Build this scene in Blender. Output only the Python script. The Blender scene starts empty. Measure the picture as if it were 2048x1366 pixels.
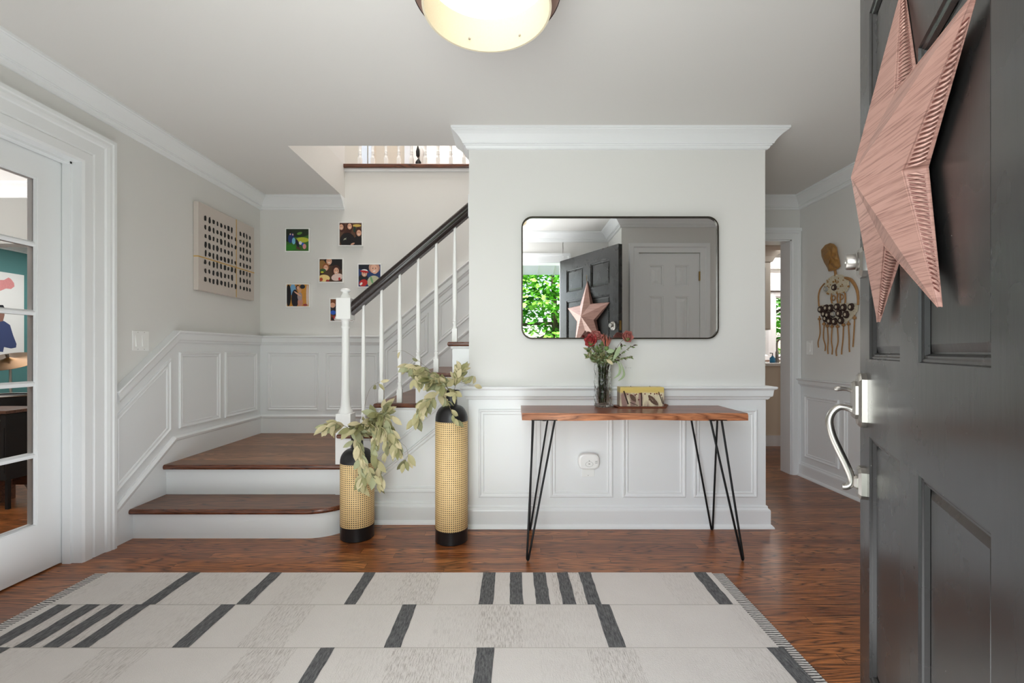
import bpy, bmesh, math, random
from mathutils import Vector, Matrix, noise as mnoise
C = bpy.context.scene
R = random.Random(7)
PI = math.pi
# ---------------------------------------------------------------- camera, world, lights, exposure
F = 910.0; HZ = 703.0; EYE = 1.06          # focal length in px, horizon row, eye height
cam = bpy.data.objects.new('camera', bpy.data.cameras.new('camera')); C.collection.objects.link(cam)
cam.location = (0, 0, EYE); cam.rotation_euler = (PI/2, 0, 0)
cam.data.sensor_width = 36; cam.data.lens = 36*F/2048; cam.data.shift_y = -(683-HZ)/2048; cam.data.clip_start = 0.02
C.camera = cam
C.view_settings.view_transform = 'Standard'; C.view_settings.look = 'None'
C.view_settings.gamma = 1; C.view_settings.use_curve_mapping = False
C.view_settings.exposure = 0.76
w = bpy.data.worlds.new('sky'); C.world = w; w.use_nodes = True
wt = w.node_tree; bg = wt.nodes['Background']
sk = wt.nodes.new('ShaderNodeTexSky'); sk.sky_type = 'NISHITA'; sk.sun_disc = False
sk.sun_elevation = math.radians(50); sk.sun_rotation = math.radians(0); sk.air_density = 1.2; sk.dust_density = 2.5
wt.links.new(sk.outputs[0], bg.inputs[0]); bg.inputs[1].default_value = 0.35
def lamp(name, kind, loc, rot, energy, color=(1,1,1), size=1.0, size_y=None, spread=None):
    l = bpy.data.lights.new(name, kind); l.energy = energy; l.color = color
    if kind == 'AREA':
        l.size = size
        if size_y: l.shape = 'RECTANGLE'; l.size_y = size_y
        if spread: l.spread = spread
    elif kind == 'SUN': l.angle = size
    else: l.shadow_soft_size = size
    o = bpy.data.objects.new(name, l); C.collection.objects.link(o); o.location = loc; o.rotation_euler = rot
    return o
lamp('sun', 'SUN', (0,0,8), (math.radians(-40), math.radians(12), 0), 4.5, (1,.96,.9), .02)   # comes over the roof, lights the garden tree
lamp('porch_daylight', 'AREA', (-.78,-.55,1.35), (math.radians(88), 0, math.radians(10)), 54, (.95,.975,1), 1.6, 2.0)
lamp('hall_ceiling_fill', 'AREA', (-.35,.72,1.85), (PI, 0, 0), 5.5, (.98,.99,1), 1.1, .4)  # added fill aimed at the ceiling, standing in for a bounced flash
lamp('hall_floor_fill', 'AREA', (-.8,1.35,.03), (PI, 0, 0), 15, (.96,.98,1), 2.4, 1.5)  # added upward fill just above the rug, not a real source
lamp('stairwell_fill', 'AREA', (-.75,3.42,4.7), (0, 0, 0), 22, (1,.96,.92), 1.0, .7)  # added fill to light the stairwell, no fixture modelled there
lamp('upper_hall_fill', 'AREA', (-.4,5.9,4.7), (0, 0, 0), 24, (1,.98,.97), .8, .8)  # added fill brightening the far upstairs wall, no window behind it
lamp('kitchen_daylight', 'AREA', (4.6,7.0,2.44), (0, 0, 0), 48, (1,.98,.95), 2.0, 2.4)
lamp('side_hall_fill', 'AREA', (2.05,2.3,2.33), (0, 0, 0), 1.0, (1,.97,.94), .3, .6)  # weak added fill for the side hall, no fixture there
lamp('music_room_fill', 'AREA', (-4.4,2.2,1.2), (PI, 0, 0), 34, (1,.98,.96), 1.6, 1.0)  # added upward fill that whitens the music room ceiling
lamp('music_room_far_fill', 'AREA', (-4.9,5.2,2.34), (0, 0, 0), 22, (1,.98,.96), 1.2, 1.6)  # added overhead fill for the teal end, no window modelled
C.cycles.diffuse_bounces = 6; C.cycles.max_bounces = 14; C.cycles.glossy_bounces = 6; C.cycles.transmission_bounces = 8; C.cycles.transparent_max_bounces = 12
C.cycles.sample_clamp_indirect = 6; C.cycles.caustics_reflective = False; C.cycles.caustics_refractive = False

# ---------------------------------------------------------------- helpers
def px(x, Y): return (x-1024)/F*Y
def pz(y, Y): return EYE+(HZ-y)/F*Y
def P(x, y, Y): return Vector((px(x,Y), Y, pz(y,Y)))
def s2l(c): return tuple(((v/255)/12.92 if v/255 <= .04045 else ((v/255+.055)/1.055)**2.4) for v in c)
V = Vector
OFF = {}
class MB:
    def __init__(s): s.v=[]; s.f=[]; s.m=[]; s.mi=0; s.sm=False; s.smf=[]
    def add(s, vs, fs, mi=None, sm=None):
        o=len(s.v); s.v += [V(p) for p in vs]
        for f in fs: s.f.append([i+o for i in f]); s.m.append(s.mi if mi is None else mi); s.smf.append(s.sm if sm is None else sm)
    def box(s, a, b, mi=None):
        x0,y0,z0=a; x1,y1,z1=b
        s.add([(x0,y0,z0),(x1,y0,z0),(x1,y1,z0),(x0,y1,z0),(x0,y0,z1),(x1,y0,z1),(x1,y1,z1),(x0,y1,z1)],
              [(0,3,2,1),(4,5,6,7),(0,1,5,4),(1,2,6,5),(2,3,7,6),(3,0,4,7)], mi)
    def hexa(s, pts, mi=None):
        s.add(pts, [(0,3,2,1),(4,5,6,7),(0,1,5,4),(1,2,6,5),(2,3,7,6),(3,0,4,7)], mi)
    def prism(s, poly, vec, mi=None, sm=False):
        n=len(poly); vec=V(vec); a=[V(p) for p in poly]; b=[p+vec for p in a]
        o=len(s.v)
        s.add(a+b, [list(range(n))[::-1], [n+i for i in range(n)]], mi, False)
        for i in range(n):
            j=(i+1)%n; s.f.append([o+i,o+j,o+n+j,o+n+i]); s.m.append(s.mi if mi is None else mi); s.smf.append(sm)
    def lathe(s, prof, c=(0,0,0), n=32, axis='z', mi=None, sx=1, sy=1, caps=True):
        c=V(c); vs=[]; fs=[]
        for r,h in prof:
            for k in range(n):
                a=2*PI*k/n; p=(r*math.cos(a)*sx, r*math.sin(a)*sy, h)
                if axis=='y': p=(p[0], p[2], p[1])
                if axis=='x': p=(p[2], p[0], p[1])
                vs.append(c+V(p))
        for i in range(len(prof)-1):
            for k in range(n):
                fs.append((i*n+k, i*n+(k+1)%n, (i+1)*n+(k+1)%n, (i+1)*n+k))
        s.add(vs, fs, mi, True)
        if not caps: return
        if prof[0][0]>1e-6: s.add([vs[k] for k in range(n)], [list(range(n))[::-1]], mi, False)
        if prof[-1][0]>1e-6: s.add([vs[-n+k] for k in range(n)], [list(range(n))], mi, False)
    def tube(s, pts, r, n=8, mi=None, caps=True):
        pts=[V(p) for p in pts]; rs = r if isinstance(r,(list,tuple)) else [r]*len(pts)
        vs=[]; fs=[]; up=None
        for i,p in enumerate(pts):
            d=(pts[min(i+1,len(pts)-1)]-pts[max(i-1,0)]).normalized()
            if up is None: up = d.orthogonal().normalized()
            up=(up-d*up.dot(d)).normalized(); q=d.cross(up)
            for k in range(n):
                a=2*PI*k/n; vs.append(p+(up*math.cos(a)+q*math.sin(a))*rs[i])
        for i in range(len(pts)-1):
            for k in range(n): fs.append((i*n+k,i*n+(k+1)%n,(i+1)*n+(k+1)%n,(i+1)*n+k))
        s.add(vs,fs,mi,True)
        if caps: s.add(vs[:n],[list(range(n))[::-1]],mi,False); s.add(vs[-n:],[list(range(n))],mi,False)
    def sweep(s, path, N, prof, closed=False, mi=None):
        path=[V(p) for p in path]; N=V(N); n=len(path); k=len(prof)
        segs=[(path[(i+1)%n]-path[i]).normalized() for i in range(n if closed else n-1)]
        perp=[N.cross(d).normalized() for d in segs]; vs=[]
        for i,p in enumerate(path):
            if closed: a,b=perp[i-1],perp[i]
            else: a,b=perp[max(i-1,0)],perp[min(i,len(perp)-1)]
            m=(a+b)/(1+a.dot(b))
            for (u,v) in prof: vs.append(p+m*u+N*v)
        fs=[]
        for i in range(n if closed else n-1):
            j=(i+1)%n
            for q in range(k): fs.append((i*k+q, i*k+(q+1)%k, j*k+(q+1)%k, j*k+q))
        if not closed: fs += [list(range(k))[::-1], [(n-1)*k+q for q in range(k)]]
        s.add(vs,fs,mi)
    def frame(s, poly, N, prof, mi=None):
        poly=[V(p) for p in poly]; N=V(N); c=sum(poly,V())/len(poly)
        d=(poly[1]-poly[0]).normalized()
        if N.cross(d).dot(c-poly[0])<0: poly=poly[::-1]
        s.sweep(poly,N,prof,True,mi)
    def build(s, name, mats, parent=None, bevel=0, label=None, smooth=None, loc=None):
        if not isinstance(mats,(list,tuple)): mats=[mats]
        lo=V([min(p[i] for p in s.v) for i in range(3)]); hi=V([max(p[i] for p in s.v) for i in range(3)])
        o0=V(loc) if loc is not None else V(((lo.x+hi.x)/2,(lo.y+hi.y)/2,lo.z))
        me=bpy.data.meshes.new(name); me.from_pydata([p-o0 for p in s.v],[],s.f)
        for m in mats: me.materials.append(m)
        me.polygons.foreach_set('material_index', s.m); me.polygons.foreach_set('use_smooth', s.smf)
        bm=bmesh.new(); bm.from_mesh(me); bmesh.ops.recalc_face_normals(bm, faces=bm.faces[:]); bm.to_mesh(me); bm.free()
        if any(s.smf): me.set_sharp_from_angle(angle=math.radians(smooth or 40))
        me.update()
        o=bpy.data.objects.new(name, me); C.collection.objects.link(o); OFF[o.name]=o0
        if parent: o.parent=parent; o.location=o0-OFF[parent.name]
        else: o.location=o0
        if bevel:
            b=o.modifiers.new('bevel','BEVEL'); b.width=bevel; b.segments=2; b.limit_method='ANGLE'; b.angle_limit=math.radians(40)
        if label: o['label']=label
        return o
def thing(name, label, cat, loc, group=None):
    o=bpy.data.objects.new(name,None); C.collection.objects.link(o); o.location=loc; o.empty_display_size=.05
    OFF[o.name]=V(loc); o['label']=label; o['category']=cat
    if group: o['group']=group
    return o
def tag(o, label, cat, group=None, kind=None):
    o['label']=label; o['category']=cat
    if group: o['group']=group
    if kind: o['kind']=kind
    return o
def struct(o): o['kind']='structure'; return o
def sempty(name, loc):
    o=bpy.data.objects.new(name,None); C.collection.objects.link(o); o.location=loc; OFF[o.name]=V(loc); o.empty_display_size=.05
    return struct(o)

# ---------------------------------------------------------------- materials
class NT:
    def __init__(s, name):
        s.mat=bpy.data.materials.new(name); s.mat.use_nodes=True; s.t=s.mat.node_tree; s.b=s.t.nodes['Principled BSDF']
    def n(s, typ, **kw):
        x=s.t.nodes.new('ShaderNode'+typ)
        for k,v in kw.items(): setattr(x,k,v)
        return x
    def l(s, a, b): s.t.links.new(a,b)
    def coord(s, scale=(1,1,1), kind='Object', rot=(0,0,0)):
        t=s.n('TexCoord'); m=s.n('Mapping'); m.inputs['Scale'].default_value=scale; m.inputs['Rotation'].default_value=rot
        s.l(t.outputs[kind], m.inputs[0]); return m.outputs[0]
    def noise(s, vec, scale, detail=3, rough=.5):
        x=s.n('TexNoise'); x.inputs['Scale'].default_value=scale; x.inputs['Detail'].default_value=detail; x.inputs['Roughness'].default_value=rough
        s.l(vec,x.inputs['Vector']); return x.outputs['Fac']
    def ramp(s, fac, stops):
        r=s.n('ValToRGB'); e=r.color_ramp.elements
        while len(e)<len(stops): e.new(.5)
        for i,(p,c) in enumerate(stops): e[i].position=p; e[i].color=(*c,1) if len(c)==3 else c
        s.l(fac,r.inputs[0]); return r.outputs[0]
    def mix(s, f, a, b, mode='MIX'):
        m=s.n('Mix', data_type='RGBA', blend_type=mode)
        for sock,val in ((m.inputs[0],f),(m.inputs[6],a),(m.inputs[7],b)):
            if isinstance(val,(int,float)): sock.default_value=val
            elif isinstance(val,tuple): sock.default_value=(*val,1)
            else: s.l(val,sock)
        return m.outputs[2]
    def math(s, op, a, b=0.0, c=None, clamp=False):
        m=s.n('Math', operation=op, use_clamp=clamp)
        for i,val in enumerate((a,b) if c is None else (a,b,c)):
            if isinstance(val,(int,float)): m.inputs[i].default_value=val
            else: s.l(val,m.inputs[i])
        return m.outputs[0]
    def bump(s, h, strength=.2, dist=.01):
        b=s.n('Bump'); b.inputs['Strength'].default_value=strength; b.inputs['Distance'].default_value=dist
        s.l(h,b.inputs['Height']); s.l(b.outputs[0], s.b.inputs['Normal'])
    def base(s, c):
        if isinstance(c,tuple): s.b.inputs['Base Color'].default_value=(*c,1)
        else: s.l(c, s.b.inputs['Base Color'])
    def set(s, **kw):
        for k,v in kw.items(): s.b.inputs[k.replace('_',' ')].default_value=v
def plain(name, rgb, rough=.5, metal=0, var=.06, nscale=12, bump=0, bscale=60, **kw):
    t=NT(name); c=s2l(rgb); v=t.coord(); f=t.noise(v,nscale)
    t.base(t.mix(f, tuple(x*(1-var) for x in c), tuple(min(1,x*(1+var)) for x in c)))
    t.set(Roughness=rough, Metallic=metal)
    for k,val in kw.items(): t.b.inputs[k.replace('_',' ')].default_value=val
    if bump: t.bump(t.noise(v,bscale,4),bump,.005)
    return t.mat
M={}
M['wall']=plain('wall_paint',(224,223,220),.6,var=.012,nscale=1.5,bump=.04,bscale=180)
M['ceil']=plain('ceiling_paint',(222,220,216),.75,var=.012,nscale=1.2,bump=.04,bscale=150)
M['trim']=plain('trim_paint',(235,237,238),.32,var=.01,nscale=3,bump=.02,bscale=90)
M['white']=plain('white_plastic',(240,240,238),.3,var=.01)
M['baluster']=plain('white_gloss_paint',(244,244,242),.28,var=.01)
M['beige']=plain('beige_paint',(214,200,180),.6,var=.02,nscale=2)
M['greige']=plain('cabinet_paint',(186,180,170),.45,var=.03)
M['teal']=plain('teal_paint',(88,138,138),.6,var=.08,nscale=2)
M['grey']=plain('grey_paint',(160,160,156),.6,var=.05,nscale=2)
M['black']=plain('black_metal',(22,22,24),.38,.2,var=.1)
M['blackmatte']=plain('black_vase_enamel',(24,23,25),.36,.0,var=.1)
M['rod']=plain('black_steel_rod',(18,18,19),.42,.5,var=.1)
M['mirrorframe']=plain('bronze_frame',(60,54,46),.4,.7,var=.15,nscale=30)
M['nickel']=plain('satin_nickel',(176,172,166),.3,1,var=.05,nscale=20)
M['brass']=plain('aged_brass',(150,120,70),.35,.9,var=.2,nscale=20)
M['bronze']=plain('dark_bronze',(62,44,40),.35,.6,var=.1)
M['pinkshade']=plain('mauve_shade_lining',(196,170,165),.6,var=.05)
M['rail']=plain('espresso_rail_wood',(38,27,25),.22,0,var=.35,nscale=9)
M['stem']=plain('dried_stem',(120,104,76),.7,var=.2,nscale=30)
M['wick']=plain('cinnamon_stick',(52,32,24),.7,var=.3)
M['berry']=plain('dried_berry',(110,42,36),.6,var=.2)
M['copper']=plain('copper_tray',(150,92,70),.35,.6,var=.15)
M['rose']=plain('rose_petal',(176,66,66),.65,var=.25,nscale=25)
M['rosed']=plain('dusty_rose_petal',(186,116,108),.65,var=.25,nscale=25)
M['protea']=plain('protea_petal',(170,92,66),.7,var=.35,nscale=40)
M['green']=plain('fresh_stem_green',(96,118,62),.6,var=.3,nscale=30)
M['sage']=plain('sage_leaf',(150,166,128),.6,var=.18,nscale=30)
for i,c in enumerate([(170,162,120),(140,138,94),(196,184,146),(116,116,82),(156,158,122)]):
    M['leaf%d'%i]=plain('dried_eucalyptus_leaf_tone',c,.6,var=.18,nscale=25)
for i,c in enumerate([(112,190,52),(78,158,36),(150,214,84)]):
    t=NT('maple_leaf_tone'); f=t.noise(t.coord(),3)
    t.base(t.mix(f,tuple(x*.8 for x in s2l(c)),s2l(c))); t.set(Roughness=.5); t.b.inputs['Transmission Weight'].default_value=.0
    t.b.inputs['Subsurface Weight'].default_value=0.0; M['tree%d'%i]=t.mat
M['bark']=plain('bark',(92,78,62),.9,var=.3,nscale=20,bump=.5)
M['lawn']=plain('lawn_grass',(92,130,60),.9,var=.3,nscale=20)
M['canvas']=plain('canvas_ground',(206,196,188),.8,var=.02,nscale=6,bump=.15,bscale=300)
M['ink']=plain('black_brush_paint',(20,19,20),.6,var=.1)
M['gold']=plain('gold_leaf_paint',(206,166,92),.5,.2,var=.3,nscale=25)
M['stone']=plain('counter_stone',(226,222,214),.25,var=.05)
M['blue']=plain('blue_plastic',(60,150,200),.4)
M['clayhead']=plain('amber_brown_horn',(158,116,62),.5,var=.45,nscale=45,bump=.5,bscale=60)
M['twig']=plain('amber_twig',(160,118,72),.55,var=.3,nscale=50)
M['dark_disc']=plain('dark_seed_disc',(52,34,28),.5,var=.3)
M['shell']=plain('pale_shell_bead',(206,196,174),.5,var=.12,nscale=60)
M['cymbal']=plain('bronze_cymbal',(112,80,42),.3,.85,var=.2,nscale=8)
M['amp']=plain('black_amp_cloth',(20,20,22),.7,var=.2)
t=NT('translucent_awning'); t.base((.95,.95,.94)); t.set(Roughness=.9); t.b.inputs['Transmission Weight'].default_value=.55; M['awn']=t.mat
M['porch']=plain('porch_concrete',(150,146,140),.8,var=.1)
# wood with contour-line grain
def wood(name, dark, mid, light, plank=None, length=1.1, rough=.28, gs=1.0, axis='x', lines=7.0, world=True, coat=.3):
    t=NT(name)
    if world: g=t.n('NewGeometry'); src=g.outputs['Position']
    else: src=t.n('TexCoord').outputs['Object']
    sep=t.n('SeparateXYZ'); t.l(src,sep.inputs[0]); X,Y,Z=sep.outputs
    if axis=='y': X,Y=Y,X
    if plank:
        row=t.math('FLOOR',t.math('DIVIDE',Y,plank))
        wn=t.n('TexWhiteNoise',noise_dimensions='1D'); t.l(row,wn.inputs['W'])
        xs=t.math('DIVIDE',t.math('MULTIPLY_ADD',wn.outputs['Value'],3.1,X),length); idx=t.math('FLOOR',xs)
        cb=t.n('CombineXYZ'); t.l(row,cb.inputs[0]); t.l(idx,cb.inputs[1])
        w2=t.n('TexWhiteNoise',noise_dimensions='2D'); t.l(cb.outputs[0],w2.inputs['Vector']); rnd=w2.outputs['Value']
        fy=t.math('FRACT',t.math('DIVIDE',Y,plank)); fx=t.math('FRACT',xs)
        ey=t.math('MINIMUM',fy,t.math('SUBTRACT',1.0,fy)); ex=t.math('MULTIPLY',t.math('MINIMUM',fx,t.math('SUBTRACT',1.0,fx)),length/plank)
        seam=t.math('LESS_THAN',t.math('MINIMUM',ey,ex),.018)
    else:
        rnd=t.math('ADD',0.0,0.37); seam=None
    cv=t.n('CombineXYZ'); t.l(t.math('MULTIPLY',X,1.5*gs),cv.inputs[0]); t.l(t.math('MULTIPLY_ADD',rnd,3.0,t.math('MULTIPLY',Y,17*gs)),cv.inputs[1]); t.l(t.math('MULTIPLY_ADD',rnd,40.0,t.math('MULTIPLY',Z,13*gs)),cv.inputs[2])
    nz=t.noise(cv.outputs[0],1.0,1,.4)
    rg=t.math('FRACT',t.math('MULTIPLY',nz,lines*1.6))
    ln=t.math('POWER',t.math('SUBTRACT',1.0,t.math('ABSOLUTE',t.math('MULTIPLY_ADD',rg,2.0,-1.0))),2.4)
    cf=t.n('CombineXYZ'); t.l(t.math('MULTIPLY',X,9*gs),cf.inputs[0]); t.l(t.math('MULTIPLY_ADD',rnd,9.0,t.math('MULTIPLY',Y,210*gs)),cf.inputs[1]); t.l(t.math('MULTIPLY',Z,210*gs),cf.inputs[2])
    fine=t.noise(cf.outputs[0],1.0,3,.6)
    cbk=t.n('CombineXYZ'); t.l(t.math('MULTIPLY',X,1.3*gs),cbk.inputs[0]); t.l(t.math('MULTIPLY_ADD',rnd,7.0,t.math('MULTIPLY',Y,5*gs)),cbk.inputs[1]); t.l(rnd,cbk.inputs[2])
    patch=t.noise(cbk.outputs[0],1.0,2)
    col=t.mix(t.ramp(t.math('MULTIPLY_ADD',rnd,.55,t.math('MULTIPLY',patch,.5)),[(.15,(0,0,0)),(.85,(1,1,1))]), s2l(mid), s2l(light))
    lnm=t.math('MULTIPLY',t.math('MULTIPLY',ln,t.ramp(fine,[(.3,(.25,.25,.25)),(.55,(1,1,1))])),.95)
    col=t.mix(lnm,col,s2l(dark))
    col=t.mix(t.math('MULTIPLY',t.ramp(fine,[(.38,(1,1,1)),(.54,(0,0,0))]),.6),col,s2l(dark))
    if seam is not None: col=t.mix(t.math('MULTIPLY',seam,.75),col,tuple(x*.4 for x in s2l(dark)))
    t.base(col); t.set(Roughness=rough); t.b.inputs['Coat Weight'].default_value=coat; t.b.inputs['Coat Roughness'].default_value=.12
    t.bump(fine,.06,.002)
    return t.mat
M['floor']=wood('oak_strip_floor',(44,22,13),(136,74,38),(196,122,68),.057,.95,.3,lines=8,coat=.1)
M['tread']=wood('stained_oak_tread',(32,15,10),(104,62,40),(156,104,68),None,1,.36,.6,lines=13,coat=.08)
M['landing']=wood('stained_oak_landing',(42,22,14),(88,50,32),(182,126,84),.075,3.0,.36,lines=9,coat=.08)
M['nose']=wood('stained_oak_nosing',(44,22,16),(98,52,32),(132,76,48),None,1,.25,1.2)
M['table']=wood('acacia_slab',(84,42,26),(140,80,54),(164,98,66),None,1,.35,.8,lines=4)
M['tableedge']=wood('live_edge_wood',(104,54,32),(182,112,74),(206,140,98),None,1,.4,.9)
M['cabwood']=wood('brown_cabinet_wood',(60,34,24),(110,68,46),(128,84,58),None,1,.4,.9)
# mirror
t=NT('mirror_glass'); t.base((.95,.96,.955)); t.set(Metallic=1.0,Roughness=0.0); M['mirror']=t.mat
# black door paint with dust specks
t=NT('black_gloss_door_paint'); v=t.coord(); f=t.noise(v,5,4); sp=t.n('TexVoronoi'); sp.inputs['Scale'].default_value=34; t.l(v,sp.inputs['Vector'])
dot=t.math('LESS_THAN',sp.outputs['Distance'],.028); gate=t.math('GREATER_THAN',t.noise(v,4,2),.52)
t.base(t.mix(t.math('MULTIPLY',dot,gate), t.mix(f,(.011,.011,.011),(.020,.019,.018)), (.4,.38,.34)))
t.set(Roughness=.3); t.bump(t.noise(t.coord((1,1,.15)),60,3),.06,.003); t.l(t.math('MULTIPLY_ADD',f,.20,.17),t.b.inputs['Roughness']); M['door']=t.mat
# copper star
t=NT('brushed_copper_paint'); g=t.noise(t.coord((7,7,330)),1,3,.7); g2=t.noise(t.coord(),9,3)
t.base(t.mix(t.ramp(g,[(.32,(.1,.1,.1)),(.52,(1,1,1))]), s2l((122,86,78)), t.mix(g2,s2l((168,126,114)),s2l((178,140,128)))))
t.set(Roughness=.5,Metallic=.25); t.bump(g,.2,.002); M['star']=t.mat
M['stard']=plain('copper_groove',(120,74,66),.5,.3,var=.3,nscale=60)
# cane webbing (uses cylindrical coordinates about the vase axis)
t=NT('woven_cane'); sep=t.n('SeparateXYZ'); t.l(t.n('TexCoord').outputs['Object'],sep.inputs[0])
ang=t.math('ARCTAN2',sep.outputs[1],sep.outputs[0]); u=t.math('MULTIPLY',ang,50/(2*PI)); vv=t.math('DIVIDE',sep.outputs[2],.0116)
fu=t.math('ABSOLUTE',t.math('SUBTRACT',t.math('FRACT',u),.5)); fv=t.math('ABSOLUTE',t.math('SUBTRACT',t.math('FRACT',vv),.5))
hole=t.math('LESS_THAN',t.math('POWER',t.math('ADD',t.math('POWER',fu,3.0),t.math('POWER',fv,3.0)),1/3),.25)
nn=t.noise(t.coord(),30,3)
hs=t.math('ADD',fu,fv)
t.base(t.mix(hole,t.mix(nn,s2l((214,180,124)),s2l((236,206,152))),(.045,.03,.02))); t.set(Roughness=.6); t.bump(hs,.4,.003); M['cane']=t.mat
# glass
t=NT('window_glass'); t.base((1,1,1)); t.set(Roughness=0.0,IOR=1.05); t.b.inputs['Transmission Weight'].default_value=1; M['glass']=t.mat
t=NT('hammered_glass'); t.base((.97,.98,.97)); t.set(Roughness=.02,IOR=1.22); t.b.inputs['Transmission Weight'].default_value=1
vo=t.n('TexVoronoi'); vo.inputs['Scale'].default_value=60; t.l(t.coord(),vo.inputs['Vector']); t.bump(vo.outputs['Distance'],.5,.006); M['vglass']=t.mat
# lamp diffuser
t=NT('lit_diffuser'); t.base((1,1,1)); t.b.inputs['Emission Color'].default_value=(1,.95,.88,1); t.b.inputs['Emission Strength'].default_value=.66; M['lit']=t.mat
t=NT('cream_linen_shade'); tn=t.noise(t.coord((1,1,1)),220,2); t.base(t.mix(tn,s2l((214,202,174)),s2l((222,212,188)))); t.set(Roughness=.8); M['shade']=t.mat
# rug
def rugmat(name, c0, c1, streak, amt):
    t=NT(name); fine=t.noise(t.coord((1,1,1)),240,2); soft=t.noise(t.coord((1,1,1)),7,3)
    sep=t.n('SeparateXYZ'); t.l(t.n('NewGeometry').outputs['Position'],sep.inputs[0])
    row=t.math('FLOOR',t.math('DIVIDE',t.math('SUBTRACT',2.158,sep.outputs[1]),.274))
    wn=t.n('TexWhiteNoise',noise_dimensions='1D'); t.l(row,wn.inputs['W'])
    wob=t.math('MULTIPLY',t.noise(t.coord((1,1,1)),60,2),.06)
    xc=t.math('FLOOR',t.math('MULTIPLY_ADD',wn.outputs['Value'],5.0,t.math('ADD',t.math('DIVIDE',sep.outputs[0],.17),wob)))
    cb=t.n('CombineXYZ'); t.l(row,cb.inputs[0]); t.l(xc,cb.inputs[1]); w2=t.n('TexWhiteNoise',noise_dimensions='2D'); t.l(cb.outputs[0],w2.inputs['Vector'])
    st=t.noise(t.coord((260,26,1)),1,4,.7)
    gate=t.ramp(w2.outputs['Value'],[(.40,(.05,.05,.05)),(.95,(1,1,1))])
    k=t.math('MULTIPLY',t.math('MULTIPLY',t.ramp(st,[(.46,(0,0,0)),(.66,(1,1,1))]),gate),amt)
    t.base(t.mix(k,t.mix(t.math('MULTIPLY_ADD',soft,.6,t.math('MULTIPLY',fine,.4)),s2l(c0),s2l(c1)),s2l(streak))); t.set(Roughness=.95); t.bump(fine,.5,.003); return t.mat
def n_sep(s, c):
    x=s.n('SeparateColor'); s.l(c,x.inputs[0]); return x.outputs[0]
NT.n_sep=n_sep
M['rug']=rugmat('cream_wool_pile',(210,202,196),(226,220,215),(128,114,104),.62)
t=NT('charcoal_wool_pile'); st=t.noise(t.coord((160,30,1)),1,3,.7); t.base(t.mix(t.ramp(st,[(.3,(0,0,0)),(.7,(1,1,1))]),s2l((58,58,60)),s2l((122,121,121)))); t.set(Roughness=.95); t.bump(t.noise(t.coord(),240,2),.6,.004); M['rugdark']=t.mat
t=NT('flatwoven_border'); sep=t.n('SeparateXYZ'); t.l(t.n('NewGeometry').outputs['Position'],sep.inputs[0]); wob=t.noise(t.coord(),14,3)
ph=t.math('FRACT',t.math('ADD',t.math('DIVIDE',sep.outputs[1],.0120),t.math('MULTIPLY',wob,2.2)))
t.base(t.mix(t.ramp(ph,[(.28,(0,0,0)),(.60,(1,1,1))]),s2l((72,70,70)),s2l((214,209,203)))); t.set(Roughness=.95); M['rugborder']=t.mat
# candle wax
t=NT('botanical_wax'); sep=t.n('SeparateXYZ'); t.l(t.n('TexCoord').outputs['Object'],sep.inputs[0])
nz=t.noise(t.coord((1,1,1)),22,4); zz=t.math('ADD',sep.outputs[2],t.math('MULTIPLY',nz,.02))
lowc=t.mix(t.ramp(t.noise(t.coord((1,1,.3)),26,3),[(.42,(0,0,0)),(.58,(1,1,1))]), s2l((150,120,112)), s2l((218,206,176)))
t.base(t.mix(t.ramp(zz,[(.082,(0,0,0)),(.092,(1,1,1))]), lowc, s2l((216,190,112)))); t.set(Roughness=.35); M['wax']=t.mat
# flat print colours
PC={}
def pc(rgb):
    k='%d_%d_%d'%rgb
    if k not in PC: PC[k]=plain('print_ink',rgb,.35,var=.12,nscale=60)
    return PC[k]

# ---------------------------------------------------------------- the shell
XL=-2.17; XR=2.48; YB=3.92; YC=2.75; ZC=2.38; YF=.38; Z2=2.663
def slab(name, boxes, mat):
    m=MB()
    for a,b in boxes: m.box(a,b)
    return struct(m.build(name, mat))
slab('floor',[((-7,YF-.14,-.12),(8,9.0,0))],M['floor'])
slab('ceiling',[((XL-.16,YF-.14,ZC),(XR+.14,2.92,Z2)),((XL-.16,2.92,ZC),(-1.44,YB+.13,Z2)),((1.43,2.92,ZC),(XR+.14,YB+.13,Z2))],M['ceil'])
# left wall with the french door opening (Y .80 - 2.28)
slab('wall_left',[((XL-.16,2.285,0),(XL,YB+.13,ZC)),((XL-.16,.795,2.015),(XL,2.285,ZC)),((XL-.16,YF-.14,0),(XL,.795,ZC))],M['wall'])
# back wall: left part behind the stairs runs up to the upper floor
slab('wall_back',[((XL,YB,0),(-1.44,YB+.13,ZC)),((-1.44,YB,0),(1.53,YB+.13,Z2-.03)),((1.53,YB,0),(1.62,YB+.13,ZC)),((1.62,YB,2.02),(2.40,YB+.13,ZC)),((2.40,YB,0),(XR,YB+.13,ZC))],M['wall'])
slab('wall_right',[((XR,.98,0),(XR+.14,YB+.13,ZC))],M['wall'])
slab('wall_center',[((-.26,YC,0),(1.53,YC+.1,ZC)),((1.43,YC+.1,0),(1.53,YB,ZC))],M['wall'])
slab('wall_front',[((XL,YF-.14,0),(-.605,YF,ZC)),((-.61,YF-.14,2.065),(.57,YF,ZC)),((.565,YF-.14,0),(1.22,YF,ZC))],M['wall'])
slab('wall_closet',[((1.075,YF,0),(1.22,.98+.0,ZC)),((1.22,.84,0),(1.242,.98,ZC)),((1.242,.84,2.03),(1.846,.98,ZC)),((1.846,.84,0),(XR+.14,.98,ZC))],M['wall'])
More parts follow.
